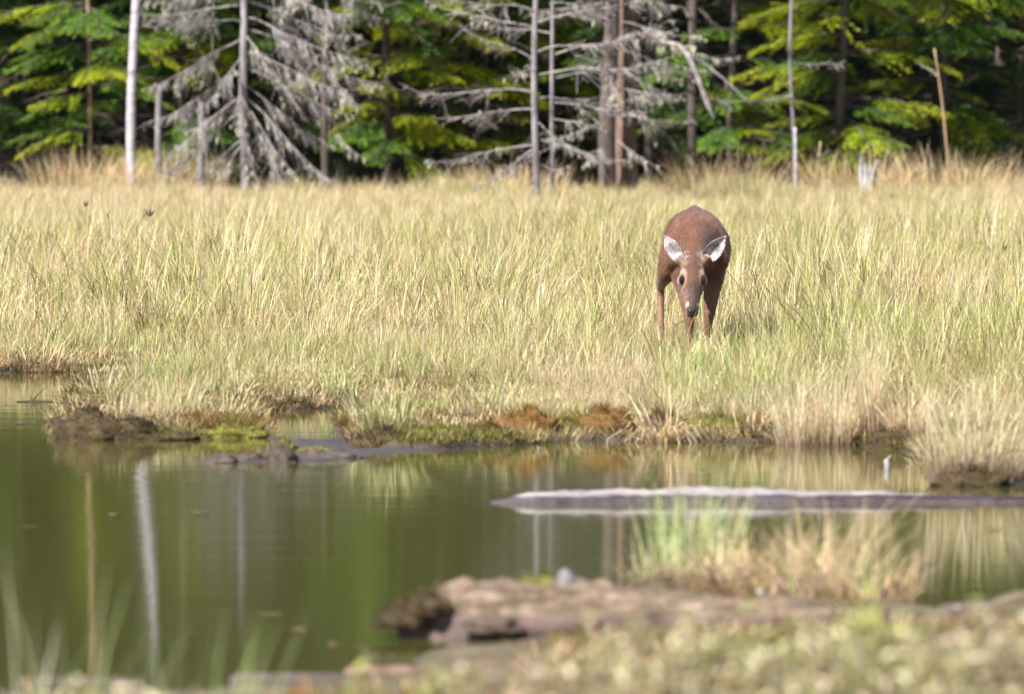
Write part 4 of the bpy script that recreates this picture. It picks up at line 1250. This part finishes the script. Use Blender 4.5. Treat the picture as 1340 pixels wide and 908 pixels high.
dx_, dy_, _ = G(912, 490)
deer = thing("deer", (dx_, dy_, ground_z(dx_, dy_) - 0.04), "brown doe walking head-down through the meadow grass towards the pond", "deer")
db = MB()
chain(db, [(-.005, 1.06, .72, .05, .06), (-.005, .98, .73, .115, .11), (0, .86, .705, .138, .155), (.005, .68, .68, .152, .165), (.01, .48, .65, .176, .18), (.012, .28, .635, .182, .198), (.01, .12, .645, .160, .195), (0, .0, .65, .125, .165), (-.005, -.06, .645, .10, .125)])
for sg in (-1, 1):                                 # shoulder blades and hips under the coat
    chain(db, [(sg * .075, .13, .775, .050, .055), (sg * .118, .09, .68, .060, .075), (sg * .122, .06, .58, .055, .07)])
    chain(db, [(sg * .06, .80, .785, .05, .055), (sg * .115, .86, .73, .055, .07), (sg * .12, .92, .66, .05, .06)])
chain(db, [(0, .10, .815, .030, .030), (0, .35, .80, .03, .035), (0, .62, .815, .032, .035), (0, .82, .835, .04, .035), (0, .97, .80, .035, .035)])
chain(db, [(0, .12, .70, .10, .11), (-.005, -.02, .68, .095, .12), (-.015, -.16, .63, .078, .092), (-.022, -.27, .59, .066, .075), (-.027, -.335, .572, .055, .058)])
HX = -.029
A0, A1 = Vector((HX, -.335, .578)), Vector((HX - .004, -.478, .318))
ax = (A1 - A0).normalized()
dn = Vector((0, ax.z, -ax.y)).normalized()
dn = -dn if dn.y > 0 else dn                      # dorsal side of the face, towards the camera


def hp(t_, lat=0.0, dor=0.0):
    return A0.lerp(A1, t_) + Vector((lat, 0, 0)) + dn * dor


head = []
for t_, w, d_, off in ((0, .052, .050, 0), (.10, .064, .058, 0), (.22, .070, .062, .002), (.36, .071, .062, .002), (.48, .060, .057, .0), (.62, .046, .049, -.001), (.76, .040, .042, -.001), (.90, .038, .037, -.001), (1.0, .034, .030, -.002)):
    c_ = hp(t_, 0, off)
    head.append((*c_, w, d_))
chain(db, head, 0.012)
chain(db, [(*hp(.30, -.04, -.03), .045, .04), (*hp(.55, -.022, -.035), .03, .03), (*hp(.85, -.008, -.02), .022, .02)], 0.012)   # jaw
chain(db, [(*hp(.30, .04, -.03), .045, .04), (*hp(.55, .022, -.035), .03, .03), (*hp(.85, .008, -.02), .022, .02)], 0.012)
for sg in (-1, 1):                                 # brow ridge over each eye
    chain(db, [(*hp(.24, sg * .045, .038), .016, .016), (*hp(.33, sg * .060, .028), .017, .017), (*hp(.40, sg * .062, .015), .012, .012)], 0.01)
# legs
chain(db, [(.095, .12, .62, .07, .11), (.10, .08, .52, .06, .085), (.085, .055, .43, .048, .06), (.072, .02, .34, .038, .042), (.064, -.01, .265, .028, .031), (.060, .0, .22, .022, .024), (.057, .015, .12, .018, .019), (.057, -.005, .06, .021, .023), (.057, -.03, .0, .024, .03)])
chain(db, [(-.085, .12, .62, .07, .11), (-.085, .08, .52, .06, .085), (-.068, .04, .43, .046, .058), (-.052, -.01, .34, .036, .04), (-.042, -.06, .265, .028, .031), (-.040, -.06, .22, .022, .024), (-.038, -.04, .12, .018, .019), (-.038, -.07, .06, .021, .023), (-.038, -.10, .0, .024, .03)])
chain(db, [(-.075, .90, .70, .08, .13), (-.115, .85, .60, .078, .12), (-.150, .80, .52, .058, .085), (-.176, .90, .455, .032, .045), (-.186, .99, .415, .024, .034), (-.186, .985, .35, .020, .026), (-.184, .95, .20, .018, .020), (-.184, .92, .08, .020, .022), (-.184, .89, .0, .024, .03)])
chain(db, [(.075, .92, .70, .08, .13), (.095, .90, .60, .075, .12), (.10, .88, .50, .055, .085), (.095, 1.0, .44, .034, .045), (.09, 1.10, .40, .024, .034), (.088, 1.10, .34, .020, .026), (.085, 1.07, .20, .018, .02), (.085, 1.05, .08, .02, .022), (.085, 1.02, .0, .024, .03)])
chain(db, [(0, 1.04, .76, .03, .03), (0, 1.12, .66, .035, .02), (0, 1.14, .55, .02, .015)])        # tail


def ear(base, tip, facing, width, depth, thick=0.011):
    """cupped leaf of an ear as a closed shell; returns its local frame for the markings"""
    base, tip = Vector(base), Vector(tip)
    a = (tip - base)
    Ln = a.length
    a.normalize()
    fc = Vector(facing)
    fc = (fc - a * fc.dot(a)).normalized()
    sd = a.cross(fc).normalized()
    ns_, nv = 16, 11
    V, fs = [], []
    for layer in (0, 1):
        for i in range(ns_):
            q = i / (ns_ - 1)
            w = width * (0.34 + 0.66 * math.sin(math.pi * min(1, q * 0.92 + 0.12)) ** 0.8) * (1 - q ** 5 * 0.9)
            w = max(w, 0.006)
            dp = depth * (1 - 0.6 * q)
            for j in range(nv):
                v = j / (nv - 1) * 2 - 1
                off = -dp * (1 - v * v) + 0.010 * math.sin(q * 3.1)
                V.append(base + a * (Ln * q) + sd * (w * v) + fc * (off - thick * layer * (1 if 0 < j < nv - 1 else 0.9)))
    k = ns_ * nv
    for i in range(ns_ - 1):
        for j in range(nv - 1):
            p = i * nv + j
            fs.append((p, p + 1, p + nv + 1, p + nv))
            fs.append((k + p, k + p + nv, k + p + nv + 1, k + p + 1))
    for i in range(ns_ - 1):
        for j in (0, nv - 1):
            p = i * nv + j
            fs.append((p, p + nv, k + p + nv, k + p) if j == 0 else (p, k + p, k + p + nv, p + nv))
    for j in range(nv - 1):
        p = (ns_ - 1) * nv + j
        fs.append((p, p + 1, k + p + 1, k + p))
        fs.append((j, k + j, k + j + 1, j + 1))
    db.add(V, fs)
    return base, a, fc, sd, Ln, width


EARS = [ear((-.090, -.335, .588), (-.188, -.315, .735), (-.35, -1, .05), .046, .030), ear((.036, -.335, .590), (.160, -.315, .730), (.30, -1, .05), .050, .030)]
for sg in (-1, 1):                                 # ear roots
    e = EARS[0 if sg < 0 else 1]
    chain(db, [(*hp(.04, sg * .035, -.01), .03, .03), (*(e[0] + e[1] * 0.02), .022, .024)], 0.01)
dm_ = db.mesh("deer_shape", M['pod'])
tmp = bpy.data.objects.new("deer_tmp", dm_)
COL.objects.link(tmp)
rm = tmp.modifiers.new("r", 'REMESH')
rm.mode, rm.voxel_size, rm.use_smooth_shade = 'VOXEL', 0.0065, True
sm = tmp.modifiers.new("s", 'SMOOTH')
sm.factor, sm.iterations = 0.5, 4
dg = bpy.context.evaluated_depsgraph_get()
body_me = bpy.data.meshes.new_from_object(tmp.evaluated_get(dg))
bpy.data.objects.remove(tmp)
body_me.name = "body"
nv = len(body_me.vertices)
co = np.empty(nv * 3, np.float32)
body_me.vertices.foreach_get("co", co)
co = co.reshape(-1, 3).astype(float)
no = np.empty(nv * 3, np.float32)
body_me.vertices.foreach_get("normal", no)
no = no.reshape(-1, 3)
coat = np.tile(np.array([0.135, 0.055, 0.027]), (nv, 1))
def blend(mask, colr):
    global coat
    coat = coat * (1 - mask[:, None]) + np.array(colr) * mask[:, None]
blend(0.85 * smooth(.55, .80, co[:, 1]) * smooth(.74, .84, co[:, 2]), (0.085, 0.050, 0.047))
blend(0.5 * smooth(.74, .82, co[:, 2]) * smooth(.55, .3, co[:, 1]) * smooth(-.05, .1, co[:, 1]), (0.19, 0.095, 0.06))
blend(0.6 * smooth(.56, .46, co[:, 2]) * smooth(.08, .2, co[:, 1]) * smooth(.72, .6, co[:, 1]), (0.30, 0.20, 0.15))
blend(0.5 * smooth(.60, .50, co[:, 2]) * smooth(.2, .0, co[:, 1]) * (co[:, 1] > -.25) * (np.abs(co[:, 0]) < .09), (0.09, 0.05, 0.035))  # lower neck and chest darkened: shading painted into the coat
nz = np.array([mnoise.noise((p[0] * 22, p[1] * 9, p[2] * 22)) for p in co]) * 0.5 + 0.5
blend(0.75 * nz, (0.066, 0.029, 0.019))
blend(0.55 * smooth(.80, .88, co[:, 2]) * (co[:, 1] > .3), (0.088, 0.050, 0.045))
blend(smooth(.48, .42, co[:, 2]) * smooth(-.2, .0, co[:, 1]) * (np.abs(co[:, 0]) < .15) * 0.5, (0.20, 0.10, 0.06))      # tawny inner legs
hind = (co[:, 1] > .7) & (co[:, 2] < .47)
blend(hind * 0.8 * smooth(.47, .38, co[:, 2]), (0.28, 0.16, 0.11))
blend(smooth(.05, .03, co[:, 2]) * 1.0, (0.03, 0.022, 0.02))                                    # hooves
# face: coordinates along the head, across it, and towards its dorsal side
rel = co - np.array(A0)
hl = (A1 - A0).length
ta = rel @ np.array(ax) / hl
la = co[:, 0] - HX
da = rel @ np.array(dn)
hd = (co[:, 1] < -.27) & (ta > -0.12) & (ta < 1.2) & (np.abs(la) < .085)
def spot(t0, l0, rt, rl, soft=0.5, dmin=-1):
    r_ = np.sqrt(((ta - t0) / rt) ** 2 + ((la - l0) / rl) ** 2)
    return hd * (da > dmin) * smooth(1 + soft, 1 - soft, r_)
blend(0.85 * hd * smooth(.36, .52, ta) * smooth(.034, .014, np.abs(la)) * (da > 0), (0.055, 0.036, 0.034))   # dark bridge of the nose
blend(0.75 * spot(.14, 0, .15, .050, .6), (0.062, 0.032, 0.026))
blend(0.6 * hd * smooth(.5, .65, ta) * smooth(.95, .85, ta) * smooth(.022, .034, np.abs(la)), (0.21, 0.125, 0.085))
for sg in (-1, 1):
    blend(0.9 * spot(.36, sg * .060, .19, .026, .35), (0.33, 0.245, 0.19))
    blend(0.95 * spot(.40, sg * .058, .10, .016, .3), (0.03, 0.02, 0.018))                         # pale ring round the eye
    blend(0.55 * spot(.05, sg * .055, .09, .03, .5), (0.26, 0.17, 0.11))
    blend(0.8 * spot(.88, sg * .032, .05, .010, .4), (0.48, 0.44, 0.43))                         # white muzzle patches
blend(1.0 * spot(1.04, 0, .10, .030, .3), (0.022, 0.018, 0.02))                                  # black nose
# ears: pale inside, brown rim and back, dark spot in the cup
for (b0, a_, fc_, sd_, Ln, wd) in EARS:
    r_ = co - np.array(b0)
    ea, es, ef = r_ @ np.array(a_) / Ln, r_ @ np.array(sd_) / wd, r_ @ np.array(fc_)
    ine = (ea > -0.02) & (ea < 1.1) & (np.abs(es) < 1.25) & (np.abs(ef) < .06)
    front = ine & (no @ np.array(fc_) > 0.05)
    blend(0.9 * (ine & ~front), (0.085, 0.045, 0.034))
    blend(0.95 * front * smooth(.95, .70, np.abs(es)) * smooth(.10, .26, ea) * smooth(1.02, .9, ea), (0.44, 0.41, 0.415))
    blend(0.85 * front * smooth(1.3, .6, np.sqrt(((ea - .55) / .14) ** 2 + ((es - .0) / .28) ** 2)), (0.05, 0.038, 0.042))
    blend(0.6 * front * (nz > .5), (0.20, 0.18, 0.18))
ca = body_me.color_attributes.new("coat", 'FLOAT_COLOR', 'POINT')
ca.data.foreach_set("color", np.column_stack([coat, np.ones(nv)]).astype(np.float32).ravel())
m, nt, b, out = new_mat("deer_coat")
c = attr(nt, "coat").outputs["Color"]
fur = noise_tex(nt, 60, 4, 0.7, stretch(nt, (3, 0.8, 1.2)))
c = mixc(nt, 1.0, c, ramp(nt, [(0.35, (0.55, 0.53, 0.53)), (0.65, (1.4, 1.36, 1.34))], fur), 'MULTIPLY')
nt.links.new(c, b.inputs["Base Color"])
b.inputs["Roughness"].default_value = 0.6
b.inputs["Specular IOR Level"].default_value = 0.25
b.inputs["Sheen Weight"].default_value = 0.15
bump(nt, b, fur, 0.5, 0.008)
body_me.materials.clear()
body_me.materials.append(m)
link("body", body_me, deer)
nf = 26000
rfu = np.random.default_rng(3)
vi = rfu.integers(0, nv, nf)
isear = np.zeros(nv, bool)
for (b0, a_, fc_, sd_, Ln, wd) in EARS:
    r_ = co - np.array(b0)
    ea, es = r_ @ np.array(a_) / Ln, r_ @ np.array(sd_) / wd
    isear |= (ea > 0.1) & (np.abs(es) < 1.4) & (np.abs(r_ @ np.array(fc_)) < .07)
keep = (co[vi, 2] > .05) & ~isear[vi] & ~(hd[vi] & (ta[vi] > .93))
vi = vi[keep]
nf = len(vi)
pb, nb = co[vi], no[vi]
flow = np.tile(np.array([0.0, 0.8, -0.55]), (nf, 1)) + rfu.normal(0, 0.22, (nf, 3))
flow[hd[vi]] = -np.array(ax) * 1.0 + rfu.normal(0, 0.2, (int(hd[vi].sum()), 3))
flow[(co[vi, 2] < .42)] = np.array([0, 0.1, -1.0])
flow -= nb * (flow * nb).sum(1)[:, None]
flow /= np.linalg.norm(flow, axis=1)[:, None] + 1e-6
hl_ = np.where(hd[vi], 0.009, np.where(co[vi, 2] < .42, 0.010, 0.018)) * rfu.uniform(0.6, 1.3, nf)
d_ = flow + nb * 0.28
sdv = np.cross(d_, nb)
sdv /= np.linalg.norm(sdv, axis=1)[:, None] + 1e-6
FV = np.stack([pb - sdv * 0.0013, pb + sdv * 0.0013, pb + d_ * hl_[:, None]], 1).reshape(-1, 3)
fme = bpy.data.meshes.new("fur")
fme.from_pydata(FV.tolist(), [], [(3 * i, 3 * i + 1, 3 * i + 2) for i in range(nf)])
fcol = np.repeat(coat[vi] * (rfu.uniform(0.62, 1.5, nf))[:, None], 3, 0)
ca = fme.color_attributes.new("coat", 'FLOAT_COLOR', 'POINT')
ca.data.foreach_set("color", np.column_stack([fcol, np.ones(len(fcol))]).astype(np.float32).ravel())
fme.materials.append(m)
link("fur", fme, deer)["kind"] = 'stuff'
me_, nt, b, out = new_mat("eye_gloss")
b.inputs["Base Color"].default_value = (0.012, 0.008, 0.007, 1)
b.inputs["Roughness"].default_value = 0.06
for sg in (-1, 1):
    mb = MB()
    V, fs = [], []
    for i in range(9):
        th = math.pi * i / 8
        for j in range(12):
            q = 2 * math.pi * j / 12
            V.append((math.sin(th) * math.cos(q), math.sin(th) * math.sin(q), math.cos(th)))
    for i in range(8):
        for j in range(12):
            fs.append((i * 12 + j, (i + 1) * 12 + j, (i + 1) * 12 + (j + 1) % 12, i * 12 + (j + 1) % 12))
    mb.add(np.array(V) * np.array((0.015, 0.018, 0.0215)), fs)
    mb.build("eye", me_, deer, smooth=True, loc=tuple(hp(.40, sg * .058, .036)))
mb = MB()
chain(mb, [(*hp(1.0, -.014, .016), .012, .010), (*hp(1.04, 0, .014), .016, .013), (*hp(1.0, .014, .016), .012, .010)], 0.006, 12)
mb.build("nose", me_, deer, smooth=True)
